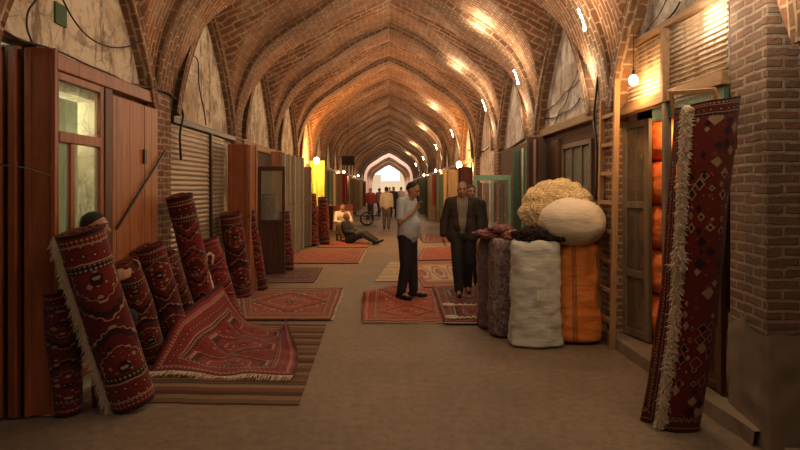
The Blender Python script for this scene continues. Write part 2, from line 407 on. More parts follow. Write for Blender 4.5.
# ================================================================ near right pillar
b=MB(); fp=[(2.42,3.78),(2.36,3.33),(2.57,3.33),(2.75,3.5),(2.75,3.78)]
def prism(mb,fp,z0,z1,m=0):
    n=len(fp)
    for i in range(n):
        a,c=fp[i],fp[(i+1)%n]; mb.poly([(a[0],a[1],z0),(c[0],c[1],z0),(c[0],c[1],z1),(a[0],a[1],z1)],None,m)
    mb.poly([(x,y,z1) for x,y in fp],None,m); mb.poly([(x,y,z0) for x,y in fp][::-1],None,m)
prism(b,fp,0,5.0); o=b.build('trim_120',M['pillar']); struct(bevel(o,.018,2))
b=MB(); fp2=[(2.405,3.80),(2.30,3.27),(2.56,3.24),(2.8,3.4),(2.8,3.8)]
def plast(u,v):
    n=len(fp2)-2; k=min(int(u*3),2); f=u*3-k; x=fp2[k][0]+(fp2[k+1][0]-fp2[k][0])*f; y=fp2[k][1]+(fp2[k+1][1]-fp2[k][1])*f
    top=.72+.16*noise.noise(Vector((u*5,0,3))); sl=(1-v)*.03
    return Vector((x-.0+.012*noise.noise(Vector((u*6,v*7,1)))+(.03*v),y-sl+.03*v+.01*noise.noise(Vector((u*9,v*9,5))),top*v))
b.grid(plast,30,16,lambda u,v:(u,v)); struct(b.build('trim_121',M['concrete']))
b=MB(); b.grid(lambda u,v: Vector((2.58-.015*abs(math.sin(v*120)),3.32-3*u,.07+4.6*v)),2,480,lambda u,v:(u,v)); struct(b.build('door_20',M['shutter_dark']))
b=MB(); b.bb(2.36,2.8,.5,3.2,0,.07); struct(bevel(b.build('floor_step',M['concrete']),.02))
# ================================================================ right shop with corrugated fascia
SX=2.40
def corr(y0,y1,z0,z1,ns,name):
    b=MB(); n=ns*8
    b.grid(lambda u,v: Vector((SX+.02+.017*math.cos(v*ns*2*PI),y0+(y1-y0)*u,z0+(z1-z0)*v)),1,n,lambda u,v:(u,v)); return struct(b.build(name,M['corr']))
corr(3.80,4.58,2.46,3.0,13,'trim_130'); corr(4.64,5.66,2.46,3.0,13,'trim_131')
b=MB(); b.bb(SX-.04,SX+.05,3.80,5.68,3.0,3.05); struct(b.build('trim_132',M['wood_beam']))
b=MB(); b.bb(SX-.03,SX+.06,3.80,5.68,2.36,2.46); struct(bevel(b.build('trim_133',M['wood_beam'])))
b=MB(); b.bb(SX-.045,SX+.03,4.58,4.635,2.36,3.0); struct(bevel(b.build('trim_134',M['wood_beam'])))
b=MB(); b.bb(SX-.03,SX+.03,4.58,4.635,.1,2.36); struct(bevel(b.build('trim_137',M['wood_grey'])))
b=MB(); b.bb(SX-.03,SX+.05,5.64,5.70,.1,3.0); struct(bevel(b.build('trim_135',M['wood_dark'])))
b=MB(); b.bb(SX+.0,SX+.06,3.82,4.86,2.22,2.34); struct(b.build('trim_136',M['green_dark']))
# interior of the shop
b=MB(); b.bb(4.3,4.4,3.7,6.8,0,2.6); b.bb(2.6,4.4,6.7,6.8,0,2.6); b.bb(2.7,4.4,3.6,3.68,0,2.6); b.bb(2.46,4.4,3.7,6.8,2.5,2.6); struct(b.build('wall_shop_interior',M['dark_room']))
def glazed_leaf(name,y0,y1,z0,z1,x,mat,rails,fr=.055,pan=None,idx=None,struct_=True,ang=0):
    """door leaf lying along y, hinge at y1; rails: heights of cross rails; pan: heights under which it is solid"""
    b=MB(); L=y1-y0
    b.bb(-.02,.02,-L,-L+fr,z0,z1); b.bb(-.02,.02,-fr,0,z0,z1)
    for z in [z0+.04]+rails+[z1-fr/2]: b.bb(-.02,.02,-L+fr,-fr,z-fr/2,z+fr/2)
    o=b.build(name,mat); o.location=(x,y1,0); o.rotation_euler=(0,0,ang); bevel(o,.004)
    g=MB(); zs=pan if pan else z0+.05
    g.bb(-.004,.004,-L+fr,-fr,zs,z1-fr); gg=g.build('pane',M['glass2'],o)
    if pan:
        g=MB(); g.bb(-.012,.012,-L+fr,-fr,z0+.05,pan); g.bb(-.018,.018,-L+fr+.05,-fr-.05,z0+.12,pan-.07); bevel(g.build('panel',mat,o),.006)
    return struct(o)
glazed_leaf('door_1',5.19,5.60,.11,2.30,SX+.06,M['wood_grey'],[.75,1.45],.07,None,ang=.22)
glazed_leaf('door_2',3.90,4.50,.11,2.2,SX+.05,M['wood_dark'],[1.25],.06,.80,ang=0)
b=MB(); b.bb(SX+.1,SX+.12,4.0,4.6,.8,2.2); 
o=MB(); o.box((0,0,0),(.02,.42,.03)); o.box((0,0,.22),(.02,.42,.03)); o.box((0,.2,.11),(.02,.03,.2)); o.box((0,-.2,.11),(.02,.03,.2)); oo=o.build('window_9',M['wood_tan']); oo.location=(SX-.06,4.05,2.14); oo.rotation_euler=(0.12,-.35,.25); struct(oo); g=MB(); g.box((0,0,.11),(.006,.38,.2)); g.build('pane',M['glass'],oo)
# ladder
lad=empty('ladder',(2.30,5.7,.10),'tall pale wooden ladder leaning on the pier beside the corrugated shop fascia','ladder')
for s_,y in enumerate((5.50,5.86)):
    o=MB(); o.beam((-.02,y-5.7,.0),(.03,y-5.7,2.72 if s_==0 else 2.55),.035,.055); bevel(o.build('side_rail',M['wood_tan'],lad),.005)
for i in range(8):
    o=MB(); z=.27+i*.30; o.beam((-.02+.05*z/2.7,-.2,z),(-.02+.05*z/2.7,.16,z),.03,.04); bevel(o.build('rung',M['wood_tan'],lad),.004)
lad.location=(2.262,5.555,.0)
# ================================================================ left near shop (wooden front)
b=MB(); b.bb(LX-.08,LX+.045,3.86,5.60,2.48,2.60); struct(bevel(b.build('trim_140',M['wood_red']),.01))
b=MB(); b.bb(LX-.06,LX+.035,4.54,4.66,0,2.48); struct(bevel(b.build('trim_142',M['wood_dark'])))
# window: transom + sashes
def window(name,y0,y1,z0,z1,x,bars_z,bars_y,mat):
    b=MB(); fr=.06
    b.bb(x-.03,x+.025,y0,y0+fr,z0,z1); b.bb(x-.03,x+.025,y1-fr,y1,z0,z1); b.bb(x-.03,x+.025,y0+fr,y1-fr,z0,z0+fr); b.bb(x-.03,x+.025,y0+fr,y1-fr,z1-fr,z1)
    o=b.build(name,mat); bevel(o,.005); struct(o)
    for z in bars_z: k=MB(); k.bb(x-.025,x+.03,y0+fr,y1-fr,z-.04,z+.04); bevel(k.build('sash_bar',mat,o),.005)
    for y,za,zb in bars_y: k=MB(); k.bb(x-.02,x+.02,y-.03,y+.03,za,zb); bevel(k.build('sash_bar',mat,o),.005)
    k=MB(); k.bb(x-.004,x+.004,y0+fr,y1-fr,z0+fr,z1-fr); k.build('pane',M['glass'],o); return o
window('window_1',3.86,4.54,.12,2.48,LX+.0,[2.0],[(4.10,.18,1.96)],M['wood_red'])
b=MB(); b.bb(-3.5,-3.4,3.84,6.2,0,2.9); b.bb(-4.2,LX-.26,5.6,5.7,0,2.9); b.bb(-4.2,LX-.26,3.84,3.88,0,2.9); b.bb(-4.2,LX-.26,3.84,5.7,2.85,2.9); struct(b.build('wall_shop_left_interior',M['green_wall']))
# plank doors
for i,(y0,y1) in enumerate(((4.67,5.27),(5.28,5.58))):
    b=MB(); b.bb(-.025,.02,-(y1-y0)/2,(y1-y0)/2,.02,2.44); o=b.build('door_%d'%(3+i),M['wood_red_planks'],None); o.location=(LX+.01,(y0+y1)/2,0); bevel(o,.006); struct(o)
b=MB(); b.bb(LX+.03,LX+.05,5.24,5.29,1.86,2.0); struct(b.build('door_handle',M['iron']))
# the folded stack of open door leaves nearest the camera
for i in range(4):
    b=MB(); w=[.20,.065,.06,.07][i]; x=[-2.455,-2.62,-2.72,-2.81][i]; y=[3.77,3.74,3.72,3.70][i]
    b.bb(-w/2,w/2,-.02,.02,.02,[2.61,2.62,2.61,2.62][i]); b.bb(-w/2,-w/2+.04,-.035,.02,.02,2.6); b.bb(w/2-.035,w/2,-.035,.02,.02,2.6)
    o=b.build('door_%d'%(10+i),M['wood_red']); o.location=(x-.0,y,0); o.rotation_euler=(0,0,[.18,-.25,.25,-.1][i]); bevel(o,.006); struct(o)
# iron bar leaning across the plank door
b=MB(); b.beam((LX+.05,4.70,1.26),(LX+.05,5.72,2.02),.014,.02); struct(b.build('door_bar',M['iron'],None))
# ================================================================ left bay two : roller shutter
def rshutter(name,x,side,y0,y1,z0,z1,mat,pitch=.06):
    n=int((z1-z0)/pitch); b=MB()
    b.grid(lambda u,v: Vector((x+side*(-.012)*abs(math.sin(v*n*PI)),y0+(y1-y0)*u,z0+(z1-z0)*v)),1,n*6,lambda u,v:(u,v)); return struct(b.build(name,mat))
rshutter('door_5',LX-.02,-1,6.02,7.30,.02,2.36,M['shutter']); rshutter('door_6',LX-.02,-1,7.36,7.95,.02,2.36,M['shutter'])
b=MB(); b.bb(LX-.05,LX+.02,7.30,7.36,0,2.4); struct(b.build('trim_143',M['iron']))
b=MB(); b.bb(LX-.06,LX+.03,6.0,8.4,2.36,2.43); struct(bevel(b.build('trim_144',M['iron'])))
def leaf(name,x,y,w,z1,ang,mat,z0=.03,th=.04):
    b=MB(); b.bb(0,w,-th/2,th/2,z0,z1); b.bb(0,.05,-th/2-.012,th/2,z0,z1); b.bb(w-.05,w,-th/2-.012,th/2,z0,z1); b.bb(0,w,-th/2-.012,th/2,z0+(z1-z0)*.5,z0+(z1-z0)*.5+.06)
    o=b.build(name,mat); o.location=(x,y,0); o.rotation_euler=(0,0,ang); bevel(o,.005); return struct(o)
wr=wood('orange_brown_wood',(.36,.14,.055),(.22,.08,.03),1,2,.5)
leaf('door_7',LX+.02,8.05,.30,2.28,.12,M['wood_red']); leaf('door_8',LX+.30,8.12,.22,2.28,1.25,wr)
# bay three left: open glazed leaf
b=MB(); w=.5
b.bb(0,.06,-.02,.02,.03,2.02); b.bb(w-.05,w,-.02,.02,.03,2.02); b.bb(.06,w-.05,-.02,.02,1.94,2.02); b.bb(.06,w-.05,-.02,.02,.95,1.03); b.bb(.06,w-.05,-.012,.012,.03,.95)
o=b.build('door_9',M['wood_dark']); o.location=(LX+.02,9.9,0); struct(bevel(o,.004)); g=MB(); g.bb(.06,w-.05,-.004,.004,1.03,1.94); g.build('pane',M['glass'],o)
leaf('door_14',LX+.02,8.95,.12,2.3,.1,M['wood_dark']); leaf('door_15',LX+.06,10.8,.22,2.36,.3,wr)
b=MB(); b.bb(LX-.04,LX+.02,8.9,11.2,.0,2.3); struct(b.build('trim_145',M['dark_room']))  # dark sheet stands in for the shade of the shop opening
b=MB(); b.bb(LX-.06,LX+.05,8.85,11.3,2.3,2.42); struct(bevel(b.build('trim_146',M['wood_beam'])))
# pale folded leaves
for i in range(5):
    y=11.75+i*.52; o=leaf('door_%d'%(21+i),LX+.01,y,.16+.02*i,2.40,.15 if i%2 else -.1,M['cream_panel'],.05)
b=MB(); b.bb(LX-.04,LX+.005,11.7,14.1,.0,2.4); struct(b.build('trim_147',M['wood_grey']))
# ================================================================ right bay two: dark doors and window
b=MB(); b.bb(RX+.0,RX+.14,6.05,8.4,2.40,2.52); struct(bevel(b.build('trim_150',M['wood_beam']),.012))
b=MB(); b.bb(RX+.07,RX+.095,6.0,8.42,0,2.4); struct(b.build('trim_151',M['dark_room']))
glazed=window('window_2',6.2,7.25,1.0,2.2,RX+.06,[1.6],[(6.55,1.06,2.14),(6.9,1.06,2.14)],M['wood_dark'])
o=leaf('door_30',2.10,8.15,.42,2.40,-.18,M['wood_dark'],.12); o2=leaf('door_31',2.16,7.75,.24,2.34,1.5,M['wood_dark'],.12)
b=MB(); b.bb(RX+.02,RX+.07,7.4,7.7,.1,2.3); struct(b.build('door_32',M['wood_dark']))
# right bay three: green doors ; mint glazed cabinet door further back
o=leaf('door_33',2.27,9.75,.14,2.30,-.2,M['green_dark'],.1); o=leaf('door_34',2.29,9.0,.20,2.3,1.5,M['mint'],.1)
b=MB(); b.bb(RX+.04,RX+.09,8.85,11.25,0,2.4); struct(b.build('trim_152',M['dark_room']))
b=MB(); fr=.055; W_=.68
b.bb(0,fr,-.02,.02,0,1.86); b.bb(W_-fr,W_,-.02,.02,0,1.86); b.bb(fr,W_-fr,-.02,.02,1.76,1.86); b.bb(fr,W_-fr,-.02,.02,.80,.90); b.bb(fr,W_-fr,-.02,.02,0,.1); b.bb(.32,.36,-.02,.02,.9,1.76); b.bb(fr,W_-fr,-.01,.01,.1,.8)
o=b.build('door_35',M['mint']); o.location=(1.58,9.90,0); bevel(o,.005); struct(o)
g=MB(); g.bb(fr,W_-fr,-.004,.004,.9,1.76); g.build('pane',M['glass3'],o)
for i,(x,col) in enumerate(((1.70,(.35,.06,.04)),(1.83,(.5,.42,.3)),(1.98,(.3,.08,.05)),(2.14,(.25,.2,.12)))):
    b=MB(); b.grid(lambda u,v:Vector((-.06+.12*u,.02*math.sin(u*14),-.75*v)),12,6); o=b.build('hanging_textile',plain('textile_%d'%i,col,.9),None,None); o.location=(x,10.06,1.72)
    tag(o,['dark red cloth','cream cloth','brown-red cloth','olive cloth'][i]+' hanging behind the mint-framed glass door','cloth','cloths behind the mint-framed door')
# ================================================================ remaining bays both sides: shopfronts
cols=[(.30,.21,.12),(.18,.08,.04),(.12,.14,.10),(.34,.27,.18),(.17,.05,.03),(.12,.075,.05),(.36,.23,.10)]
fm=[wood('front_paint_%d'%i,c,tuple(k*.6 for k in c),.6,2,.6) for i,c in enumerate(cols)]
di=40; ti=160
for k in range(3,16):
    for side in (-1,1):
        W=-LX if side<0 else RX; y0=pier_y(k)+.22; y1=pier_y(k+1)-.22
        b=MB(); b.bb(side*(W-.03),side*(W+.05),y0,y1,2.34,2.46); struct(b.build('trim_%d'%ti,M['wood_beam'])); ti+=1
        n=4 if k<9 else 2
        for j in range(n):
            ya=y0+(y1-y0)*j/n; yb=y0+(y1-y0)*(j+1)/n-.03
            b=MB(); r=random.random(); xx=W+.03+ .02*random.random()
            b.bb(side*(xx-.02),side*(xx+.03),ya,yb,.03,2.34); b.bb(side*(xx-.035),side*(xx),ya,ya+.07,.03,2.34); b.bb(side*(xx-.035),side*xx,yb-.07,yb,.03,2.34); b.bb(side*(xx-.035),side*xx,ya,yb,1.0,1.08)
            struct(b.build('door_%d'%di,random.choice(fm))); di+=1
        if random.random()<.75:
            o=leaf('door_%d'%di,side*(W-.02),y0+.1,.28+.2*random.random(),2.2,(.1 if side>0 else -.1)+(PI if side>0 else 0),random.choice(fm)); di+=1
# end of the bazaar : open court, a second arcade and a bright street
b=MB(); b.bb(-6,-2.6,pier_y(16)+.25,pier_y(16)+.6,0,6.5); b.bb(2.5,6,pier_y(16)+.25,pier_y(16)+.6,0,6.5); struct(b.build('wall_end',M['plaster2']))
M['pink']=plain('pale_pink_plaster',(.72,.48,.40),.9); M['white_wall']=plain('bright_street_wall',(.60,.47,.33),.9)
for j in range(6):
    o=rib(0,.45,.0 if j else .12,'trim_%d'%(300+j),.4,ylo=56+j*4.6)
    if j==0: o.data.materials[0]=M['pink']
make_vault('ceiling_court',56,79,.3,[M['vault'],M['vault2']])
b=MB(); b.bb(-2.7,LX-.03,56.4,79,0,4.3); b.bb(RX+.03,2.6,56.4,79,0,4.3); struct(b.build('wall_court_side',M['pink']))
b=MB(); b.bb(-6,-2.4,55.7,56.4,0,6); b.bb(2.3,6,55.7,56.4,0,6); struct(b.build('wall_court',M['pink']))
b=MB(); b.bb(-9,9,104,104.5,0,3.0); b.bb(-9,-1.4,92,92.4,0,3.9); prism(b,[(-9,92),(-2.6,92),(-2.6,92.4),(-9,92.4)],3.9,6.2); b.bb(1.9,9,95,95.4,0,4.6); struct(b.build('wall_street',M['white_wall']))
# ================================================================ carpets
RED=(.24,.03,.022); DRED=(.12,.016,.016); NAVY=(.020,.012,.015); CREAM=(.50,.37,.23); ORG=(.36,.075,.028); BRN=(.10,.045,.025)
CM={}
def cm(key,**k):
    if key not in CM: CM[key]=carpet('carpet_'+key,seed=len(CM)*1.7,**k)
    return CM[key]
cm('hex',field=DRED,border=(.17,.022,.018),light=(.42,.29,.18),dark=NAVY,accent=ORG,n_med=2,aspect=1.35,hexm=True,fleck=26,bw=1.5)
cm('dark',field=(.10,.02,.016),border=(.13,.02,.018),light=(.36,.24,.15),dark=NAVY,accent=(.22,.05,.03),n_med=2,aspect=1.5,fleck=16)
cm('wine',field=DRED,border=(.17,.024,.022),light=(.42,.28,.2),dark=NAVY,accent=RED,n_med=2,aspect=1.5,fleck=20,hexm=True)
cm('crim',field=(.20,.022,.02),border=(.09,.014,.016),light=(.40,.26,.17),dark=NAVY,accent=ORG,n_med=3,aspect=1.6,fleck=28,bw=1.5)
cm('persian',field=(.33,.05,.026),border=(.26,.06,.03),light=(.52,.36,.22),dark=(.07,.02,.02),accent=(.42,.15,.06),n_med=1,aspect=1.5,fleck=24)
cm('drape',field=(.21,.022,.022),border=(.24,.03,.03),light=(.44,.28,.2),dark=(.045,.012,.014),accent=(.35,.08,.06),n_med=3,aspect=1.6,fleck=34,hexm=True)
cm('orange',field=(.40,.075,.035),border=(.34,.06,.03),light=(.5,.34,.22),dark=(.14,.03,.02),accent=(.45,.16,.08),n_med=2,aspect=1.6,fleck=22)
cm('tall',field=(.13,.016,.012),border=(.09,.015,.011),light=(.38,.25,.15),dark=(.012,.009,.011),accent=(.24,.05,.02),n_med=2,aspect=3.2,fleck=12,hexm=False,med=False,bw=.8)
cm('light',field=(.55,.42,.28),border=(.30,.05,.03),light=(.6,.46,.32),dark=(.28,.04,.03),accent=(.3,.05,.03),n_med=3,aspect=1.6,fleck=18,hexm=True)
M['fringe']=plain('fringe_wool',(.62,.50,.36),.95,.1,0,.25,60); M['backing']=plain('rug_backing',(.16,.05,.035),.95,.05,0,.4,60)
M['cream_rug']=stripes('cream_rug',[(.60,.47,.32),(.52,.40,.27),(.62,.50,.36),(.48,.36,.24)],3)
M['kilim']=stripes('striped_kilim',[(.14,.09,.055),(.22,.15,.09),(.07,.035,.025),(.16,.06,.035),(.24,.17,.105),(.07,.04,.03),(.19,.10,.055),(.13,.08,.055),(.22,.16,.10),(.10,.045,.03)],3)
def strand(mb,a,d,L,r=.004,wild=.3):   # one tuft of fringe
    a=Vector(a); d=Vector(d).normalized(); pts=[a]
    for i in range(3):
        d=(d+Vector((random.uniform(-1,1),random.uniform(-1,1),random.uniform(-.6,.4)))*wild).normalized(); pts.append(pts[-1]+d*L/3)
    mb.tube(pts,[r,r*.9,r*.8,r*.35],4,0,False)
def fringe_between(mb,fn,n,direction,L,r=.004,wild=.35,floor=None,floorz=.004):
    for i in range(n):
        u=(i+random.random())/n; p=fn(u); d=direction(u) if callable(direction) else direction
        a=Vector(p); dd=Vector(d).normalized(); pts=[a]
        for k in range(3):
            dd=(dd+Vector((random.uniform(-1,1),random.uniform(-1,1),random.uniform(-.5,.3)))*wild).normalized()
            q=pts[-1]+dd*L*random.uniform(.7,1.2)/3
            if floor is not None: q.z=max(q.z,floorz)
            pts.append(q)
        mb.tube(pts,[r,r,r*.8,r*.4],4,0,False)
def rug(name,cs,mat,label,group=None,amp=.008,nu=40,nv=30,th=.012,fr=True,fn2=None,frl=.07,seed=0,ends=(0,1),swap=False,frn=110,z0=.0):
    """cs: back-left, back-right, front-right, front-left ground points"""
    bl,br,fr_,fl=[Vector(c) for c in cs]
    def top(u,v):
        p=(fl*(1-u)+fr_*u)*(1-v)+(bl*(1-u)+br*u)*v
        h=amp*(1+noise.noise(Vector((p.x*3+seed,p.y*2.2,seed)))+.6*noise.noise(Vector((p.x*8,p.y*6,seed+4))))
        e=min(u,1-u)*.0
        p=Vector((p.x+.012*noise.noise(Vector((v*5,seed,1))),p.y+.012*noise.noise(Vector((u*5,seed,9))),z0+th+h))
        if fn2: p=fn2(u,v,p)
        return p
    ctr=(bl+br+fr_+fl)/4; ctr.z=0
    mb=MB(); uvf=(lambda u,v:(v,u)) if swap else None
    mb.grid(top,nu,nv,uvf,0,True)
    def bot(u,v):
        p=top(u,v); e=.01; a=top(min(u+e,1),v)-top(max(u-e,0),v); c=top(u,min(v+e,1))-top(u,max(v-e,0)); n=a.cross(c); n.normalize() if n.length>1e-9 else None
        return p-n*th
    mb.grid(bot,nu,nv,None,1,True,False,True)
    for fa,nn in ((lambda t:(t,0),nu),(lambda t:(1,t),nv),(lambda t:(1-t,1),nu),(lambda t:(0,1-t),nv)):
        mb.grid(lambda u,v: bot(*fa(u)).lerp(top(*fa(u)),v),nn,1,None,1,False)
    o=mb.build(name,[mat,M['backing']],None,ctr)
    tag(o,label,'rug',group)
    if fr:
        mf=MB()
        for e in ends:
            if swap:
                dv=((fl-fr_) if e==0 else (fr_-fl)).normalized(); f=(lambda t,e=e: top(e,t)-Vector((0,0,th*.5)))
            else:
                dv=((fl-bl) if e==0 else (bl-fl)).normalized(); f=(lambda t,e=e: top(t,e)-Vector((0,0,th*.5)))
            fringe_between(mf,f,frn,dv+Vector((0,0,-.15)),frl,.0035,.3,True)
        c=mf.build('fringe',M['fringe'],None,ctr); c.parent=o; c.location=(0,0,0)
        c['kind']='stuff'
    return o
# --- floor rugs (left side, front to back)
rug('striped_kilim',[(-2.05,6.35,0),(-.74,6.30,0),(-.67,3.97,0),(-2.05,4.02,0)],M['kilim'],'brown and rust striped flatweave lying under the draped red rug','rugs laid out on the floor',.002,30,50,.006,False)
def drape(u,v,p):
    lift=.42*max(0,1-u/.42)**1.6*min(1,max(0,(v-.02)/.30))**.8
    p.z+=lift*(.6+.6*v)
    w=.022*math.sin(u*9+v*5)*math.exp(-((u-.35)/.35)**2)+.018*noise.noise(Vector((u*5,v*6,2)))+.012
    p.z+=w
    e=max(0,u-.80)/.20*max(0,(v-.45)/.55)
    if e>0: p.z+=.10*math.sin(min(e*1.8,2.4)); p.x-=.14*e
    p.x+=.04*math.sin(v*6)*(u>.5)*(u-.5)
    return p
rug('draped_rug',[(-1.93,6.15,0),(-1.02,6.05,0),(-.80,4.50,0),(-2.08,4.62,0)],CM['drape'],'large crimson rug with white fringe sloping down from the leaning rolls','rugs laid out on the floor',.008,60,50,.012,True,drape,.085,2,(0,),False,170,.008)
rug('medallion_rug',[G(238,290),G(343,289),G(331,321),G(243,321)],CM['persian'],'cream-bordered red medallion rug, brightest on the left, behind the draped rug','rugs laid out on the floor',.008,50,36,.012,True,None,.05,3,(0,1),True)
rug('faded_rug',[G(272,268),G(323,268),G(314,283),G(262,283)],CM['dark'],'small dim brown-red rug in front of the two upright dark rolls','rugs laid out on the floor',.004,24,20,.008,False,None,.05,4,(0,1),True)
rug('red_rug',[G(297,251),G(365,251),G(358,264),G(285,264)],CM['orange'],'bright red rug beside the pale folded door panels','rugs laid out on the floor',.008,30,24,.012,True,None,.06,5,(0,1),True)
rug('small_rug',[G(322,242),G(369,242),G(368,248),G(318,248)],CM['orange'],'narrow red rug in front of the seated men','rugs laid out on the floor',.006,24,12,.012,False,None,.06,6,(0,1),True)
def fold(u,v,p):
    # the back left corner is turned over towards the middle
    e=max(0,(v-.55)/.45)*max(0,1-u/.62)
    p.z+=.09*math.sin(min(1,e*1.5)*PI)+.025*e; p.y-=.24*e*e
    return p
rug('orange_rug',[G(364,292),G(446,289),G(452,323),G(361,323)],CM['orange'],'orange-red rug with a turned-over edge under the man in the pale shirt','rugs laid out on the floor',.012,50,40,.012,True,fold,.04,7,(0,),False,120)
o=rug('wine_rug',[G(432,289),G(500,287),G(508,325),G(444,325)],CM['wine'],'dark wine-red rug edged in white beside the patterned sacks','rugs laid out on the floor',.012,50,40,.012,True,None,.03,8,(0,),False,120,.016)
for z_,(ax,ay,bx) in enumerate(((443,309,500),(446,322,502))):   # white braided loops lying on it
    mb=MB(); a=G(ax,ay); c=G(bx,ay-.5); n=60
    pts=[a.lerp(c,i/n)+Vector((0,.022*math.sin(i*1.1)*(1+.5*noise.noise(Vector((i*.3,z_,0)))),.050+.006*math.cos(i*1.1))) for i in range(n+1)]
    mb.tube(pts,.014,6); 
    pts=[a+Vector((.07+.07*math.cos(t/10*2*PI),.055*math.sin(t/10*2*PI)+.02,.052)) for t in range(11)]; mb.tube(pts,.016,6)
    x=mb.build('braided_cord',M['fringe'],None,a); tag(x,['white looped cord lying across the middle of the wine-red rug','white looped cord along the front edge of the wine-red rug'][z_],'cord')
rug('cream_rug',[G(390,262),G(407,262),G(404,282),G(375,282)],M['cream_rug'],'plain cream rug left of the pale shirted man, on the bare floor','rugs laid out on the floor',.004,16,16,.01,False)
rug('patterned_cream_rug',[G(408,262.5),G(452,261),G(478,287),G(424,288)],CM['light'],'cream rug with red comb pattern between the two standing men','rugs laid out on the floor',.004,36,30,.01,False,None,.05,9,(0,1),True)
rug('back_rug',[G(424,248),G(458,248),G(462,260),G(417,261)],CM['orange'],'plain red rug behind the cream patterned rug','rugs laid out on the floor',.006,24,18,.01,False,None,.05,10)
rug('far_rug',[G(427,234),G(460,234),G(461,242),G(424,243)],CM['crim'],'narrow crimson rug furthest back, between the two standing men','rugs laid out on the floor',.005,24,12,.01,False,None,.05,11)
# --- rolled carpets
def roll(name,bot,top,R,mat,label,group='rolled carpets leaning along the left wall',turns=3.2,fr=0,twist=0.0,uw=1.1,sq=1.0,sag=.0,rough=.012,frside=PI):
    bot=Vector(bot); top=Vector(top); d=top-bot; L=d.length; ax=d.normalized()
    # frame: e1 towards the viewer, e2 sideways
    tocam=(Vector((0,0,EYE))-(bot+top)/2); e1=(tocam-ax*tocam.dot(ax)).normalized(); e2=ax.cross(e1)
    n=int(26*turns); th=min(.022,R*.14); seed=random.random()*50
    prof_=[]
    for i in range(n+1):
        t=i/n; ang=twist+t*turns*2*PI; r=R*(1-.84*t)
        prof_.append((ang,r))
    s=[0]
    for i in range(1,n+1): s.append(s[-1]+abs(prof_[i][0]-prof_[i-1][0])*(prof_[i][1]+prof_[i-1][1])/2)
    # u=.5 faces the viewer (ang 2pi)
    k0=min(range(n+1),key=lambda i:abs(prof_[i][0]-2*PI)); s0=s[k0]
    def pt(i,v,off=0):
        ang,r=prof_[i]; r=r-off
        wob=1+rough/R*noise.noise(Vector((math.cos(ang)*1.5+seed,math.sin(ang)*1.5,v*L*3)))
        fl=1+.05*math.sin(v*3+seed)
        c=bot+ax*(v*L)+e2*(sag*math.sin(v*PI))
        edge=.012*noise.noise(Vector((ang*.8,seed,v*9)))
        return c+e1*(math.cos(ang)*r*sq*wob)+e2*(math.sin(ang)*r*wob*fl)+ax*edge
    mb=MB(); nv=16
    f=lambda u,v,off=0: pt(min(int(round(u*n)),n),v,off)
    mb.grid(lambda u,v:f(u,v),n,nv,lambda u,v:(.5+(s[min(int(round(u*n)),n)]-s0)/uw,v),0,True)
    mb.grid(lambda u,v:f(u,v,th),n,nv,None,1,True,False,True)
    mb.grid(lambda u,v:f(u,1,th*v),n,1,None,1,False,False,False); mb.grid(lambda u,v:f(u,0,th*v),n,1,None,1,False,False,True)
    mb.grid(lambda u,v:f(0,v,th*u),1,nv,None,1,False)
    zmin=min(p[2] for p in mb.v); dz=Vector((0,0,-zmin+.002+bot.z)); mb.v=[tuple(Vector(p)+dz) for p in mb.v]
    o=mb.build(name,[mat,M['backing']],None,bot)
    tag(o,label,'carpet',group)
    if fr:
        mf=MB()
        def fp(u): 
            ang=frside; return bot+dz+ax*(u*L)+e1*(math.cos(ang)*R*sq)+e2*(math.sin(ang)*R)
        fringe_between(mf,fp,int(fr*1.7),lambda u:(e2*math.sin(frside)*.22+e1*.2-ax*1.0+Vector((0,0,-1.0))),.085,.0030,.5,True)
        c=mf.build('fringe',M['fringe'],None,bot); c.parent=o; c.location=(0,0,0); c['kind']='stuff'
    return o
roll('rolled_carpet',(-2.29,3.83,0),(-2.37,3.82,.86),.11,CM['dark'],'dark folded carpet squeezed between the front door leaves and the fringed roll',twist=PI)
roll('rolled_carpet',(-1.87,3.93,0),(-2.115,3.66,1.29),.168,CM['hex'],'thick front roll with white fringe and hexagon pattern, nearest on the left',fr=900,twist=PI,frside=PI*1.5,uw=1.0,sq=.85)
L_=[((-2.17,4.98,0),(-2.28,4.64,.94),.125,'hex','short roll with hexagon motif, just right of the fringed front roll'),
 ((-2.05,5.28,0),(-2.25,5.02,1.04),.15,'wine','wine-red roll with a cream band near its top, before the plank door'),
 ((-2.02,5.62,0),(-2.25,5.36,.92),.11,'dark','thin dark roll tucked between the banded roll and the tall roll'),
 ((-2.03,6.05,0),(-2.23,5.70,1.50),.15,'crim','tallest dark roll, standing against the brick pier by the shutter'),
 ((-1.98,6.62,0),(-2.24,6.55,.94),.18,'drape','broad roll with a white looped cord, in front of the roller shutter'),
 ((-2.16,7.92,0),(-2.26,7.62,1.22),.17,'wine','thick roll with diamond medallion before the red-brown door leaf'),
 ((-2.00,8.42,0),(-2.17,8.22,1.24),.115,'crim','slimmer roll leaning right of the diamond-patterned roll'),
 ((-2.28,10.05,0),(-2.32,10.3,1.45),.165,'dark','upright dark roll with pale square motifs under the glazed leaf'),
 ((-1.98,10.5,0),(-2.08,10.62,1.12),.13,'crim','shorter roll standing right of the roll with pale squares'),
 ((-2.10,14.9,0),(-2.2,15.1,1.42),.17,'wine','dark roll under the yellow-green cloth, left of its neighbours'),
 ((-1.82,15.2,0),(-1.9,15.4,1.32),.17,'crim','crimson roll in the middle of the group under the yellow-green cloth'),
 ((-1.98,15.72,0),(-2.05,15.9,1.05),.14,'drape','lower roll nearest the seated men')]
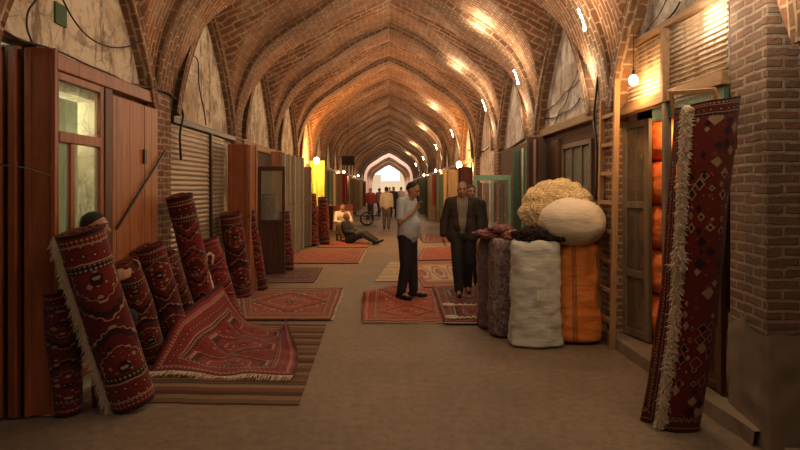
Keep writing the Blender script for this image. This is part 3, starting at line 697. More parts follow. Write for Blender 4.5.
for i,(a,c,R,k,lab) in enumerate(L_): roll('rolled_carpet',a,c,R,CM[k],lab,twist=PI+.3*(i%3-1),uw=.85+.1*(i%3),sq=.95)
mb=MB(); a=P(211,330,6.35); pts=[]
pix=[(216,303),(213,288),(209,275),(206,266),(206,257),(209,253),(213,256),(212,264),(209,270)]
pts=[P(x,y,6.30+.02*i) for i,(x,y) in enumerate(pix)]
fine=[]
for i in range(len(pts)-1):
    for j in range(6): fine.append(pts[i].lerp(pts[i+1],j/6)+Vector((.006*math.sin(j*3),0,.006*math.cos(i*2+j*2))))
mb.tube(fine,.017,7); tag(mb.build('braided_cord',M['fringe'],None,fine[0]),'cream looped cord hanging down the broad roll by the shutter','cord')
# --- the tall rolled carpet on the right
def tall_roll():
    bot=Vector((1.955,3.62,.0)); top=Vector((2.17,3.56,2.20)); n=44; nv=60; L=(top-bot).length
    def loc(u,v):
        c=bot.lerp(top,v)+Vector((.018*math.sin(v*5),0,0)); a=2*PI*u
        wx=.138+.045*v-.012*math.sin(v*PI); wy=.10+.02*math.sin(v*4)
        ca,sa=math.cos(a),math.sin(a)
        x=wx*math.copysign(abs(ca)**.75,ca); y=wy*math.copysign(abs(sa)**.8,sa)
        nz=noise.noise(Vector((ca*1.4,sa*1.4,v*5)))*.014
        x*=1+nz*4; y*=1+nz*4
        e=(.035*ca if v>.5 else 0)*max(0,(v-.85)/.15)
        return Vector((c.x+x,c.y+y,max(c.z+e,.003)))
    mb=MB(); mb.grid(loc,n,nv,lambda u,v:(min(1,max(0,(u-.5)*1.9+.04)) if u>.5 else .5-u,v),0,True,True)
    inner=lambda u,v: (lambda p,c: c+(p-c)*Vector((1,1,1)).x*.82)(loc(u,1),bot.lerp(top,1))
    mb.grid(lambda u,v: loc(u,1).lerp(bot.lerp(top,1)+(loc(u,1)-bot.lerp(top,1))*.86,v),n,1,None,1,False,True)
    mb.grid(lambda u,v: (bot.lerp(top,1)+(loc(u,1)-bot.lerp(top,1))*.86)+Vector((0,0,-.35*v)),n,1,None,1,False,True)
    mb.grid(lambda u,v: (bot.lerp(top,1)+(loc(u,1)-bot.lerp(top,1))*(.86-.84*v))+Vector((0,0,-.35)),n,1,None,1,False,True)
    o=mb.build('rolled_carpet',[CM['tall'],M['backing']],None,bot); tag(o,'tall dark rolled carpet with thick cream fringe standing before the brick pillar','carpet')
    # side flap (the carpet's outer edge) hanging behind the fringe
    fl=MB()
    def flap(u,v):
        c=loc(.5,v); return c+Vector((-.005-.055*u*(.15+1.0*(1-v)**1.5),.03+.05*u,0))+Vector((.006*math.sin(v*17)*u,0,0))
    fl.grid(flap,4,40,lambda u,v:(u*.2,v)); fl.grid(lambda u,v:flap(u,v)+Vector((0,.014,0)),4,40,None,1,True,False,True)
    c=fl.build('overlap_edge',[CM['tall'],M['backing']],None,bot); c.parent=o; c.location=(0,0,0)
    mf=MB()
    pts=[loc(.535,i/30)+Vector((-.004,-.010,0)) for i in range(31)]; mf.tube(pts,.020,7)
    for i in range(4600):
        v=random.random()**.95*.985+.01; base=loc(.535,v); a=random.uniform(-PI,PI*.25); rr=.022
        base=base+Vector((-.004+rr*math.cos(a)*1.1,-.010+rr*math.sin(a),0)); base.z=max(base.z,.03)
        d=Vector((math.cos(a)*.6+random.uniform(-.4,.4),math.sin(a)*.6-.2,random.uniform(-1.6,-.5)))
        strand(mf,base,d,random.uniform(.022,.046)*(1.7 if .50<v<.56 else 1),.0034,.8)
    c=mf.build('fringe',M['fringe'],None,bot); c.parent=o; c.location=(0,0,0); c['kind']='stuff'
    return o
tall_roll()
# ================================================================ sacks and wool on the right
def sack(name,c,rx,ry,h,mat,label,seed=0,sq=3.2,wr=.03,prof_=None,neck=.0,tilt=(0,0),rot=0,group=None,cat_='sack',nu=72,nv=56,fold_=1.0):
    c=Vector(c); R=Matrix.Rotation(rot,3,'Z')
    def fn(u,v):
        a=2*PI*u; ca,sa=math.cos(a),math.sin(a); k=(abs(ca)**sq+abs(sa)**sq)**(-1/sq)
        if prof_: w=prof_(v)
        else: w=(1-max(0,(.06-v)/.06)**2*.22)*(1-max(0,(v-.90)/.10)**2.2*.30)*(1+.05*math.sin(v*PI))
        if v<=0.0: w*=.02
        if v>=1.0: w*=.02
        p=Vector((ca*k,sa*k,0)); f1=noise.noise(Vector((ca*1.6+seed,sa*1.6,v*4.5*fold_))); f2=noise.noise(Vector((ca*2.5+seed,sa*2.5,v*16*fold_+2)))
        w*=1+wr*2.2*f1+wr*1.2*f2
        z=h*min(1,max(0,v))+(.0 if v<.9 else .02*f1)
        x,y=p.x*rx*w+tilt[0]*v,p.y*ry*w+tilt[1]*v
        return c+R@Vector((x,y,max(z,0.0)))
    mb=MB(); mb.grid(lambda u,v: fn(u,(v-.02)/.96),nu,nv,None,0,True,True)
    o=mb.build(name,mat,None,c); return tag(o,label,cat_,group)
def weave(name,c,c2,bands=None,rough=.6,trans=0,scale=230):
    n=Nt(name,rough,.35); f=n.noise(n.obj,5,4,.6); u,v,_=n.xyz(n.uv)
    col=n.mix(f,c,c2)
    if bands:
        for a,b_,cc in bands: col=n.mix(u.band(a,b_),col,cc)
    n.color(col); w=n.noise(n.map(n.obj,(1,1,3.5)),7,5,.7)
    n.bump(w+n.noise(n.obj,scale,2)*.1,.6,.02); n.bsdf.inputs['Subsurface Weight'].default_value=0
    return n.mat
OW=weave('orange_weave',(.72,.24,.045),(.55,.16,.03),[(.690,.694,(.03,.02,.02)),(.699,.703,(.03,.02,.02)),(.708,.712,(.03,.02,.02)),(.717,.721,(.03,.02,.02))])
OW2=weave('orange_bag',(.85,.22,.05),(.70,.15,.03),None,.45)
WW=weave('white_weave',(.60,.60,.53),(.48,.48,.43)); WW2=weave('cream_weave',(.66,.57,.44),(.55,.46,.35))
ws=sack('white_sack',(1.515,5.54,0),.25,.175,1.10,WW,'tall white woven sack, front and centre of the sacks',1,2.8,.045,lambda v:(1+.10*max(0,1-v/.3))*(1-max(0,(v-.92)/.08)**2*.22))
mb=MB(); mb.grid(lambda u,v: Vector((1.50+.085*u,5.345+.006*math.sin(u*5),.50+.11*v)),4,4); x=mb.build('patch',plain('sack_patch',(.62,.60,.50),.6),None,(1.545,5.58,0)); x.parent=ws; x.location=(0,-.012,0)
sack('orange_sack',(1.985,5.68,0),.215,.185,1.08,OW,'orange woven sack with dark stripes, beside the ladder',5,2.8,.045,lambda v:(1.0+.20*max(0,1-v/.5)**.7*(v>.03))*(1-max(0,(.06-v)/.06)**2*.25)*(1-max(0,(v-.90)/.10)**2.2*.30),0,(-.02,0),0)
def multi(name,cs,scale=22,rough=.3):
    n=Nt(name,rough,.6); v=n.vor(n.map(n.obj,(1,1,.8)),scale,out=1); r,g,b_=n.xyz(v)
    nz=n.noise(n.obj,9,5,.7,1.5)
    col=n.ramp(nz*.75+r*.35-.08,[(i/len(cs),c) for i,c in enumerate(cs)],True); col=n.mix(n.noise(n.obj,60,4,.7)*.8,col,(.05,.035,.035))
    n.color(col); n.bump(nz+n.noise(n.obj,25,4)*.6,1.0,.03); n.bsdf.inputs['Coat Weight'].default_value=.25; n.bsdf.inputs['Coat Roughness'].default_value=.25; return n.mat
PS=multi('bundled_textile_plastic',[(.08,.06,.07),(.26,.2,.18),(.14,.10,.11),(.36,.27,.24),(.16,.09,.10),(.42,.32,.28),(.1,.08,.1),(.55,.46,.42),(.2,.1,.1)],26)
PS2=multi('bundled_textile_plastic_blue',[(.05,.05,.08),(.09,.08,.11),(.16,.11,.13),(.22,.16,.18),(.30,.08,.11),(.12,.12,.16),(.30,.27,.28),(.08,.08,.1)],18)
sack('plastic_sack',(1.265,5.87,0),.165,.14,1.08,PS,'clear sack of pinkish-grey mixed textiles touching the white sack',9,2.6,.05)
sack('plastic_sack',(1.20,6.18,0),.17,.14,1.08,PS2,'darker blue-grey sack of textiles behind the pinkish one',14,2.6,.05)
sack('white_sack',(1.72,6.11,0),.26,.18,1.12,WW2,'pale sack behind the front row, carrying the fleece heap',21,3,.03)
sack('round_white_sack',(1.935,5.60,1.01),.335,.28,.50,WW2,'plump round white sack lying on top of the orange sack',31,2.2,.05,lambda v: max(.02,(1-abs(2*v-1)**2.3))**.5,0,(0,0),.1,None,'sack',72,40,.22)
def curls(name,c,r,n,mat,L,rad,label,seed=0,cat_='wool',lump=.18):
    c=Vector(c); random.seed(seed); mb=MB()
    def fn(u,v):
        a=2*PI*u; b=PI*min(max(v,.01),.99); d=Vector((math.sin(b)*math.cos(a),math.sin(b)*math.sin(a),-math.cos(b)))
        k=1+lump*noise.noise(d*2.1+Vector((seed,0,0)))+lump*.5*noise.noise(d*5)
        return c+Vector((d.x*r[0],d.y*r[1],max(d.z,-.75)*r[2]))*k
    mb.grid(fn,48,30,None,0,True,True)
    for i in range(n):
        z=random.uniform(-.5,1); a=random.uniform(0,2*PI); u=a/(2*PI); v=math.acos(-z)/PI
        p=fn(u,v); d=(p-c).normalized(); t=d.orthogonal().normalized(); t.rotate(Matrix.Rotation(random.uniform(0,2*PI),3,d)); w=d.cross(t)
        ph=random.uniform(0,6); R_=rad*random.uniform(.8,1.6); ll=L*random.uniform(.5,1.2); pts=[]
        for k in range(6):
            s=k/5; pts.append(p+d*(ll*.35*math.sin(s*PI)+.002)+t*(ll*s-ll*.4)+w*(ll*.18*math.sin(s*5+ph)))
        mb.tube(pts,[R_*.5,R_,R_,R_*.9,R_*.7,R_*.2],4,0,False)
    o=mb.build(name,mat,None,c); return tag(o,label,cat_)
FW=plain('raw_fleece',(.84,.64,.36),.95,.1,0,.25,20); BW=plain('black_wool',(.03,.022,.02),.9,.1)
curls('fleece_heap',(1.93,6.12,1.37),(.375,.27,.30),5200,FW,.10,.0042,'big fluffy heap of golden raw fleece on top of the sacks',3)
curls('dark_wool',(1.53,5.56,1.12),(.20,.15,.075),900,BW,.05,.006,'clump of black wool spilling from the top of the white sack',4,'wool',.3)
curls('dark_wool',(1.76,5.50,1.11),(.06,.10,.05),160,BW,.05,.006,'small dark tuft between the white sack and round white sack',6,'wool',.3)
# clothes bundle on the plastic sacks
for i,(x,y,z,r,col,lab) in enumerate(((1.16,5.98,1.10,(.15,.11,.06),(.42,.10,.05),'red folded cloth on top of the plastic sacks'),(1.33,5.86,1.10,(.10,.10,.06),(.45,.16,.08),'orange-red cloth heaped beside the black wool'),(1.24,5.92,1.16,(.13,.1,.05),(.25,.07,.08),'dark red scarf heaped highest on the plastic sacks'),(1.06,6.06,1.09,(.10,.10,.05),(.10,.08,.14),'bluish cloth at the left edge of the cloth heap'))):
    mb=MB()
    def fn(u,v,x=x,y=y,z=z,r=r,i=i):
        a=2*PI*u; b=PI*min(max(v,.01),.99); d=Vector((math.sin(b)*math.cos(a),math.sin(b)*math.sin(a),-math.cos(b)))
        k=1+.35*abs(noise.noise(d*2.6+Vector((i*7,0,0))))+.25*noise.noise(d*6)
        return Vector((x+d.x*r[0]*k,y+d.y*r[1]*k,z+max(d.z,-.7)*r[2]*k))
    mb.grid(fn,40,26,None,0,True,True); o=mb.build('folded_cloth',multi('cloth_%d'%i,[tuple(c*.5 for c in col),col,tuple(min(1,c*1.6) for c in col),tuple(c*.8 for c in col)],10,.9),None,(x,y,z)); tag(o,lab,'cloth','cloths heaped on the plastic sacks')
# orange bags stacked in the doorway
for i in range(5):
    z=.11+i*.445; labs=['lowest orange bag in the shop doorway','second orange bag from the floor in the shop doorway','middle orange bag in the shop doorway','fourth orange bag up in the shop doorway','topmost orange bag in the shop doorway']
    sack('orange_bag',(2.74+.02*(i%2),5.36+.02*(i%3-1),z),.20,.20,.45,OW2,labs[i],40+i,2.3,.05,lambda v:(max(.03,1-abs(2*v-1)**3))**.5*(1.0),0,(0,0),0,'orange bags stacked in the doorway','bag',40,30,.6)
# ================================================================ small things
mb=MB(); mb.box((0,0,0),(.42,.10,.30)); o=mb.build('hanging_speaker',plain('matt_black',(.006,.005,.005),.95,.05),None); o.location=(-1.35,17.5,2.52); bevel(o,.01); tag(o,'black box-shaped loudspeaker hanging above the seated men','speaker')
mb=MB(); mb.tube([(0,0,.15),(0,0,1.9)],.01,6); c=mb.build('hanging_rod',M['iron'],o)
mb=MB(); mb.grid(lambda u,v: Vector((-2.40+.42*u,16.3+.03*math.sin(u*20),.9+1.55*v)),24,6); mb.grid(lambda u,v: Vector((-2.40+.42*u,16.32+.03*math.sin(u*20),.9+1.55*v)),24,6,None,0,True,False,True); o=mb.build('hanging_cloth',plain('yellow_green_cloth',(.40,.46,.07),.8),None,(-2.2,16.3,.9)); tag(o,'yellow-green cloth hanging under the left lamp','cloth')
plight('cloth_light',(-1.95,15.7,2.1),18,(1,.85,.4),.05)
# cables strung along the walls
def cable(pts,r,label,name='electric_cable',sag=.0,mat='black',par=None):
    pts=[Vector(p) for p in pts]; out=[]
    for i in range(len(pts)-1):
        p0=pts[max(i-1,0)];p1=pts[i];p2=pts[i+1];p3=pts[min(i+2,len(pts)-1)]
        for k in range(8):
            t=k/8; q=.5*((2*p1)+(-p0+p2)*t+(2*p0-5*p1+4*p2-p3)*t*t+(-p0+3*p1-3*p2+p3)*t**3); q=q+Vector((0,0,-sag*4*t*(1-t))); out.append(q)
    out.append(pts[-1]); mb=MB(); mb.tube(out,r,5); o=mb.build(name,M[mat],None,out[0]); return tag(o,label,'cable','cables strung along the walls')
def WL(px,py,x=LX+.03): Y=F*x/(px-VX); return Vector((x,Y,EYE-(py-VY)/F*Y))
def WR(px,py,x=RX+.08): Y=F*x/(px-VX); return Vector((x,Y,EYE-(py-VY)/F*Y))
cable([WL(62,-2),WL(74,20),WL(90,38),WL(110,47),WL(130,46),WL(145,38),WL(152,36)],.007,'black cable looping over the left plaster above the wooden shop')
cable([WL(0,28),WL(20,40),WL(35,44),WL(60,52),WL(90,66),WL(110,74),WL(128,84)],.008,'thick cable sagging along the left plaster just over the wooden lintel')
cable([WL(36,0),WL(28,12),WL(27,28),WL(32,42)],.007,'short hooked cable on the plaster above the front door leaves')
cable([WL(128,84),WL(150,88),WL(168,93),WL(178,103),WL(183,115),WL(180,135),WL(181,160)],.014,'thick cable running down the brick pier left of the roller shutter')
cable([WL(182,44,LX+.0),WL(192,54,LX),WL(198,62,LX),WL(199,85,LX),WL(204,110,LX),WL(206,125,LX)],.008,'thin cable hanging over the plaster above the roller shutter')
cable([WR(527,136),WR(545,118),WR(562,112),WR(580,98)],.008,'black cable draped over the dark door, right of the green doors',sag=.05)
cable([WR(520,140),WR(545,112),WR(565,92),WR(585,70),WR(592,48)],.006,'thin cable rising to the tube lamp above the dark doors',sag=.04)
cable([WR(545,138),WR(560,110),WR(570,88),WR(578,66)],.006,'thin curved wire on the plaster over the dark doors',sag=.06)
cable([WR(a_,b_,RX-.03) for a_,b_ in ((596,48),(598,70),(596,95),(594,120),(597,150),(596,200))],.013,'bundle of cables down the pier beside the ladder')
cable([WR(596,60),WR(620,44),WR(648,30),WR(680,2)],.008,'black cable over the plaster above the corrugated fascia',sag=.05)
cable([WR(600,50),WR(628,48),WR(655,20),WR(668,-4)],.005,'thin wire crossing the plaster above the corrugated fascia')
cable([WR(604,62),WR(590,50),WR(575,47)],.010,'short cable linking the pier to the tube lamp over the dark doors')
cable([WR(468,150),WR(480,152),WR(492,146),WR(505,150),WR(525,138)],.02,'cable run above the mint-framed door')
cable([WL(0,165,LX+.3),WL(25,168,LX+.3),WL(52,176,LX+.2)],.004,'thin pink wire strung across the front door leaves')
mb=MB(); mb.bb(LX-.06,LX-.045,3.99,4.13,2.86,3.02); tag(mb.build('green_plate',plain('green_plate',(.05,.10,.03),.6),None,(LX-.05,4.06,2.86)),'small dark green plate fixed to the left plaster wall','sign')
# ================================================================ people
def remesh(mb,vox,name,mat,parent,smooth=2,mats=None,decim=None):
    me=bpy.data.meshes.new(name); me.from_pydata([tuple(v) for v in mb.v],[],mb.f); me.update()
    o=bpy.data.objects.new(name,me); C.objects.link(o)
    m=o.modifiers.new('r','REMESH'); m.mode='VOXEL'; m.voxel_size=vox; m.use_smooth_shade=True
    s=o.modifiers.new('s','SMOOTH'); s.factor=.5; s.iterations=smooth
    dg=bpy.context.evaluated_depsgraph_get(); me2=bpy.data.meshes.new_from_object(o.evaluated_get(dg))
    bpy.data.objects.remove(o); me2.name=name; me2.materials.clear(); me2.materials.append(mat)
    for p in me2.polygons: p.use_smooth=True
    o=bpy.data.objects.new(name,me2); C.objects.link(o); o.parent=parent; return o
def skinmat(name,c): 
    n=Nt(name,.55,.4); n.color(n.mix(n.noise(n.obj,14,3),tuple(k*.85 for k in c),tuple(min(1,k*1.1) for k in c))); return n.mat
SK=skinmat('skin',(.36,.18,.105)); HAIRD=plain('dark_hair',(.02,.015,.012),.7); HAIRG=plain('grey_hair',(.16,.13,.11),.7); EYEM=plain('eye_dark',(.02,.015,.012),.3)
def V(*a): return Vector(a)
def person(loc,rz,label,J,shirt,trous,hair,vox=.011,girth=1.0,belly=.0,sleeve='short',jacket=None,bald=.0,shoes=(.02,.017,.015),cloth_detail=True,mous=False,headrot=(0,0,0),group=None,skin=None,longhair=False,skirt=None):
    """J: joints in local metres, x to the person's left... facing -y; keys pelvis,chest,neck,head, sh_l,el_l,wr_l,hp_l,kn_l,an_l (and _r), fdir (foot direction per side)"""
    skin=skin or SK
    root=empty('person',loc,label,'person',group,rz)
    body=MB(); sc=1.0
    pel,ch,nk,hd=[Vector(J[k]) for k in('pelvis','chest','neck','head')]
    HR=(Matrix.Rotation(headrot[2],3,'Z')@Matrix.Rotation(headrot[0],3,'X')@Matrix.Rotation(headrot[1],3,'Y'))
    # torso
    def torso(mb,g):
        up=(ch-pel).normalized()
        q=up.to_track_quat('Z','Y').to_matrix()
        sw=(Vector(J['sh_l'])-Vector(J['sh_r'])); xa=(sw-up*sw.dot(up)).normalized(); ya=up.cross(xa); R=Matrix((xa,ya,up)).transposed()
        mb.ell(pel,(.165*g,.115*g,.13),R=R); mb.ell(pel.lerp(ch,.35)-ya*(.02+belly*.5),(.150*g,.115*g+belly*.6,.16),R=R); mb.ell(pel.lerp(ch,.75),(.165*g,.118*g,.17),R=R); mb.ell(ch,(.17*g,.11*g,.15),R=R)
        mb.capsule(ch.lerp(Vector(J['sh_l']),.35),J['sh_l'],.08*g,.062*g); mb.capsule(ch.lerp(Vector(J['sh_r']),.35),J['sh_r'],.08*g,.062*g)
        mb.capsule(J['sh_l'],nk,.05*g,.055); mb.capsule(J['sh_r'],nk,.05*g,.055)
    torso(body,.92)
    body.capsule(nk-V(0,0,.04),hd-V(0,0,.05),.056,.052)
    # head
    def hp(x,y,z): return hd+HR@Vector((x,y,z))
    body.ell(hd+HR@V(0,.012,.025),(.074,.092,.095),R=HR); body.ell(hp(0,-.018,-.035),(.058,.068,.075),R=HR); body.ell(hp(0,-.045,-.088),(.028,.026,.02),R=HR)
    body.capsule(hp(0,-.080,.018),hp(0,-.100,-.028),.010,.016); body.capsule(hp(-.035,-.072,.034),hp(.035,-.072,.034),.013,.013); body.ell(hp(0,-.078,-.060),(.024,.013,.006),R=HR); body.ell(hp(0,-.074,-.073),(.020,.013,.007),R=HR)
    for s in(-1,1): body.ell(hp(.074*s,.012,-.005),(.010,.02,.032),R=HR); body.ell(hp(.040*s,-.055,-.025),(.022,.02,.02),R=HR)
    shirt_mb=MB(); torso(shirt_mb,1.07*girth)
    if not jacket and pel.z>.8*1: shirt_mb.capsule(ch-V(0,0,.05),pel+V(0,-belly*.4,.04),.172*girth,.182*girth,20,0,.78); shirt_mb.capsule(pel+V(0,-belly*.4,.06),pel-V(0,0,.0),.182*girth,.178*girth,20,0,.80); shirt_mb.capsule(nk-V(0,0,.05),nk-V(0,0,.005),.07,.064)
    tr=MB(); tr.ell(pel-V(0,0,.03),(.168*girth,.128*girth,.12))
    for s in('l','r'):
        sh,el,wr,hj,kn,an=[Vector(J[k+'_'+s]) for k in('sh','el','wr','hp','kn','an')]
        body.capsule(sh,el,.047,.038); body.capsule(el,wr,.038,.026)
        # hand
        d=(wr-el).normalized(); hdir=Vector(J.get('hand_'+s,d)).normalized()
        side=hdir.cross(Vector(J.get('palm_'+s,(1 if s=='l' else -1,0,0)))).normalized(); nrm=side.cross(hdir)
        if vox<.02:
            pc=wr+hdir*.045
            for i in range(4):
                off=side*(.010*(i*2-3)*.95); body.capsule(wr+off*.6,wr+hdir*.085+off,.014,.0125)
                fl=[.072,.082,.076,.058][i]; a=wr+hdir*.088+off; bnd=nrm*(-.020); c=a+hdir*fl*.5+bnd*.7; e=c+hdir*fl*.38+bnd*1.6
                body.capsule(a,c,.0095,.0088,8); body.capsule(c,e,.0088,.0075,8)
            a=wr+hdir*.025+side*-.022; c=a+hdir*.035-side*.028-nrm*.008; body.capsule(a,c,.014,.0115,8); body.capsule(c,c+hdir*.032-side*.004-nrm*.012,.0110,.009,8)
        else: body.capsule(wr,wr+hdir*.13,.03,.022)
        body.capsule(hj,kn,.075,.052); body.capsule(kn,an,.05,.034)
        fd=Vector(J.get('foot_'+s,(0,-1,0))).normalized(); body.capsule(an-V(0,0,.01),an+fd*.15-V(0,0,.045),.035,.028)
        if sleeve=='short': shirt_mb.capsule(sh,sh.lerp(el,.82),.066*girth,.060)
        else: shirt_mb.capsule(sh,el,.066*girth,.052); shirt_mb.capsule(el,el.lerp(wr,.95),.052,.040)
        tr.capsule(hj+V(0,0,.02),kn,.100*girth,.082*girth); tr.capsule(kn,an.lerp(kn,.03),.082*girth,.066)
        sm=MB(); sm.capsule(an+V(0,0,-.035)-fd*.05,an+fd*.10-V(0,0,.045),.040,.040,12); sm.capsule(an+fd*.08-V(0,0,.047),an+fd*.175-V(0,0,.052),.040,.030,12); sm.capsule(an,an-V(0,0,.04),.044,.046)
        zc=min(p[2] for p in sm.v)
        if vox<.02: remesh(sm,.01,'shoe',plain('shoe_leather',shoes,.45),root,2)
        else: sm.build('shoe',plain('shoe_leather',shoes,.5),root)
    b=remesh(body,vox,'body',skin,root,2)
    sh_o=remesh(shirt_mb,vox*1.2,'shirt',shirt,root,3); remesh(tr,vox*1.3,'trousers',trous,root,3)
    # hair : shell over the skull
    hb=MB(); 
    def hair_fn(u,v,k=1.0):
        a=2*PI*u; b_=PI*(.0+.52*v) ; d=V(math.sin(b_)*math.cos(a),math.sin(b_)*math.sin(a),math.cos(b_))
        front=max(0,-d.y); back=max(0,d.y)
        bb=PI*(.50+.24*back-(.20+.10*bald)*front+(.12 if longhair else 0))*v
        d=V(math.sin(bb)*math.cos(a),math.sin(bb)*math.sin(a),math.cos(bb))
        r=k*(1+.03*noise.noise(d*9))
        return hd+HR@V(d.x*.0785*r,.018+d.y*.096*r,.027+d.z*.0985*r)
    v0=0
    hb.grid(lambda u,v: hair_fn(u,max(.01,v0+(1-v0)*v)),28,12,None,0,True,True); hb.grid(lambda u,v: hair_fn(u,max(.01,v0+(1-v0)*v),.93),28,12,None,0,True,True,True)
    hb.build('hair',hair,root)
    if vox<.02:
        for s in(-1,1):
            e=MB(); e.ell(hp(.031*s,-.079,.012),(.011,.007,.006),R=HR); e.build('eye',EYEM,root)
            e=MB(); e.capsule(hp(.018*s,-.090,.034),hp(.048*s,-.078,.032),.0045,.0035,6); e.build('eyebrow',hair,root)
        if mous:
            e=MB(); e.capsule(hp(-.026,-.086,-.050),hp(.026,-.086,-.050),.007,.007,8); e.build('moustache',hair,root)
    if jacket:
        jm=MB(); torso(jm,1.12*girth)
        for s in('l','r'):
            sh,el,wr=[Vector(J[k+'_'+s]) for k in('sh','el','wr')]
            jm.capsule(sh,el,.070*girth,.060); jm.capsule(el,el.lerp(wr,.93),.064,.050)
            hj=Vector(J['hp_'+s]); jm.capsule(ch.lerp(pel,.4)+V((.08 if s=='l' else -.08),0,0),hj+V((.035 if s=='l' else -.035),.0,.0),.10,.11)
        jo=remesh(jm,vox*1.2,'jacket',jacket,root,3)
        # open front: remove the faces in front of the shirt, wedge shaped
        import bmesh
        bm=bmesh.new(); bm.from_mesh(jo.data)
        kill=[f for f in bm.faces if (lambda c: c.y<ch.y-.02 and abs(c.x-(ch.x+.0))<.030+.055*max(0,min(1,(c.z-pel.z+.02)/.5)) )(f.calc_center_median())]
        kill+=[f for f in bm.faces if f.calc_center_median().z>nk.z+.035]
        bmesh.ops.delete(bm,geom=list(set(kill)),context='FACES'); bm.to_mesh(jo.data); bm.free()
        so=jo.modifiers.new('t','SOLIDIFY'); so.thickness=.008; so.offset=1
    return root,hp
def stand(h=1.70,**k):
    s=h/1.70
    J=dict(pelvis=(0,0,.93),chest=(0,.0,1.30),neck=(0,.01,1.45),head=(0,-.015,1.585),sh_l=(.19,.01,1.40),sh_r=(-.19,.01,1.40),el_l=(.24,.02,1.12),el_r=(-.24,.02,1.12),wr_l=(.25,-.04,.88),wr_r=(-.25,-.04,.88),
      hp_l=(.09,0,.88),hp_r=(-.09,0,.88),kn_l=(.10,-.02,.48),kn_r=(-.10,-.02,.48),an_l=(.11,.02,.085),an_r=(-.11,.02,.085))
    J.update(k); return {a:tuple(Vector(b)*s) if not a.startswith(('foot','hand','palm')) else b for a,b in J.items()}
pale_shirt=Nt('pale_blue_grey_shirt',.9,.15); uu=pale_shirt.xyz(pale_shirt.obj); pale_shirt.color(pale_shirt.mix(((uu[0]*55).tri()<.3)*.35,(.42,.44,.46),(.28,.31,.35))); pale_shirt.bump(pale_shirt.noise(pale_shirt.obj,9,4,.6,1),.6,.03)
str_shirt=Nt('striped_shirt',.9,.15); uu=str_shirt.xyz(str_shirt.obj); str_shirt.color(str_shirt.mix((uu[0]*42).tri()<.35,(.26,.22,.17),(.09,.075,.06)))
DT=plain('black_trousers',(.022,.02,.022),.9); BT=plain('brown_trousers',(.13,.10,.07),.9); DJ=plain('dark_brown_jacket',(.042,.030,.024),.85,.2,0,.35,9,.5)
# man in the pale shirt, seen from his left-hand side, looking down to the right
J=stand(1.69,head=(0,-.085,1.565),neck=(0,-.01,1.45),chest=(0,.01,1.30),el_r=(-.25,.0,1.12),wr_r=(-.10,-.17,1.28),hand_r=(.35,-.25,.85),palm_r=(0,1,0),
   el_l=(.22,.0,1.12),wr_l=(.15,-.12,.93),hand_l=(0,-.3,-.8),palm_l=(0,1,0),an_l=(.10,-.05,.085),an_r=(-.12,.05,.085),foot_l=(.3,-1,0),foot_r=(-.2,-1,0))
person((.27,7.72,.03),math.radians(62),'heavyset man in a pale checked short-sleeved shirt, hand raised to his chest',J,pale_shirt.mat,DT,HAIRD,.0095,1.06,.045,'short',None,1.6,mous=False,headrot=(.42,0,.15))
# man in the dark jacket
J=stand(1.68,head=(0,-.03,1.58),el_l=(.27,.03,1.13),wr_l=(.28,-.02,.89),el_r=(-.27,.05,1.13),wr_r=(-.29,.02,.89),kn_l=(.09,.02,.49),an_l=(.08,.16,.10),kn_r=(-.08,-.12,.49),an_r=(-.05,-.16,.085),foot_r=(0,-1,0),foot_l=(.1,-1,-.1),hand_l=(0,-.1,-1),hand_r=(0,-.1,-1))
person((1.10,7.98,.03),math.radians(-8),'grey-haired man in a dark jacket over a striped shirt, walking forward',J,str_shirt.mat,DT,HAIRG,.0095,.98,.01,'long',DJ,1.2,mous=True,headrot=(.05,0,-.05))
J=stand(1.66); person((1.33,8.65,0),math.radians(5),'person in black mostly hidden behind the man in the jacket',J,plain('black_shirt',(.025,.02,.022),.9),DT,HAIRD,.013,1.0,0,'long',None,0)
# seated people on the left
J=dict(pelvis=(0,.05,.32),chest=(0,-.02,.72),neck=(0,-.03,.87),head=(0,-.07,1.0),sh_l=(.18,-.02,.82),sh_r=(-.18,-.02,.82),el_l=(.26,-.18,.58),el_r=(-.26,-.18,.58),wr_l=(.10,-.36,.56),wr_r=(-.10,-.36,.56),
  hp_l=(.10,0,.30),hp_r=(-.10,0,.30),kn_l=(.20,-.42,.48),kn_r=(-.20,-.42,.48),an_l=(.12,-.50,.09),an_r=(-.12,-.50,.09))
mb=MB(); mb.bb(-.19,.19,-.15,.15,.17,.21)
o=mb.build('low_stool',M['wood_dark'],None); 
for sx in(-1,1):
    for sy in(-1,1): q=MB(); q.beam((sx*.15,sy*.11,0),(sx*.15,sy*.11,.17),.035,.035); q.build('leg',M['wood_dark'],o)
o.location=(-1.46,16.53,0); tag(o,'low wooden stool under the seated man in the white shirt','stool')
person((-1.45,16.5,.02),math.radians(18),'man in a white shirt sitting low beside the upright rolls',J,plain('white_shirt',(.62,.52,.42),.9),BT,HAIRD,.016,1,0,'long')
J=dict(pelvis=(0,.1,.13),chest=(0,.22,.50),neck=(0,.24,.64),head=(0,.20,.77),sh_l=(.18,.22,.59),sh_r=(-.18,.22,.59),el_l=(.27,.12,.36),el_r=(-.27,.12,.36),wr_l=(.20,-.12,.33),wr_r=(-.20,-.12,.33),
  hp_l=(.10,.05,.13),hp_r=(-.10,.05,.13),kn_l=(.16,-.32,.30),kn_r=(-.14,-.32,.30),an_l=(.12,-.72,.09),an_r=(-.10,-.72,.09),foot_l=(.2,-1,.5),foot_r=(-.2,-1,.5))
person((-1.05,15.55,0),math.radians(72),'person in dark clothes sitting on the floor, legs stretched to the right',J,plain('dark_grey_coat',(.045,.045,.04),.9),plain('dark_grey_trousers',(.05,.05,.045),.9),HAIRG,.016,1.2,.05,'long')
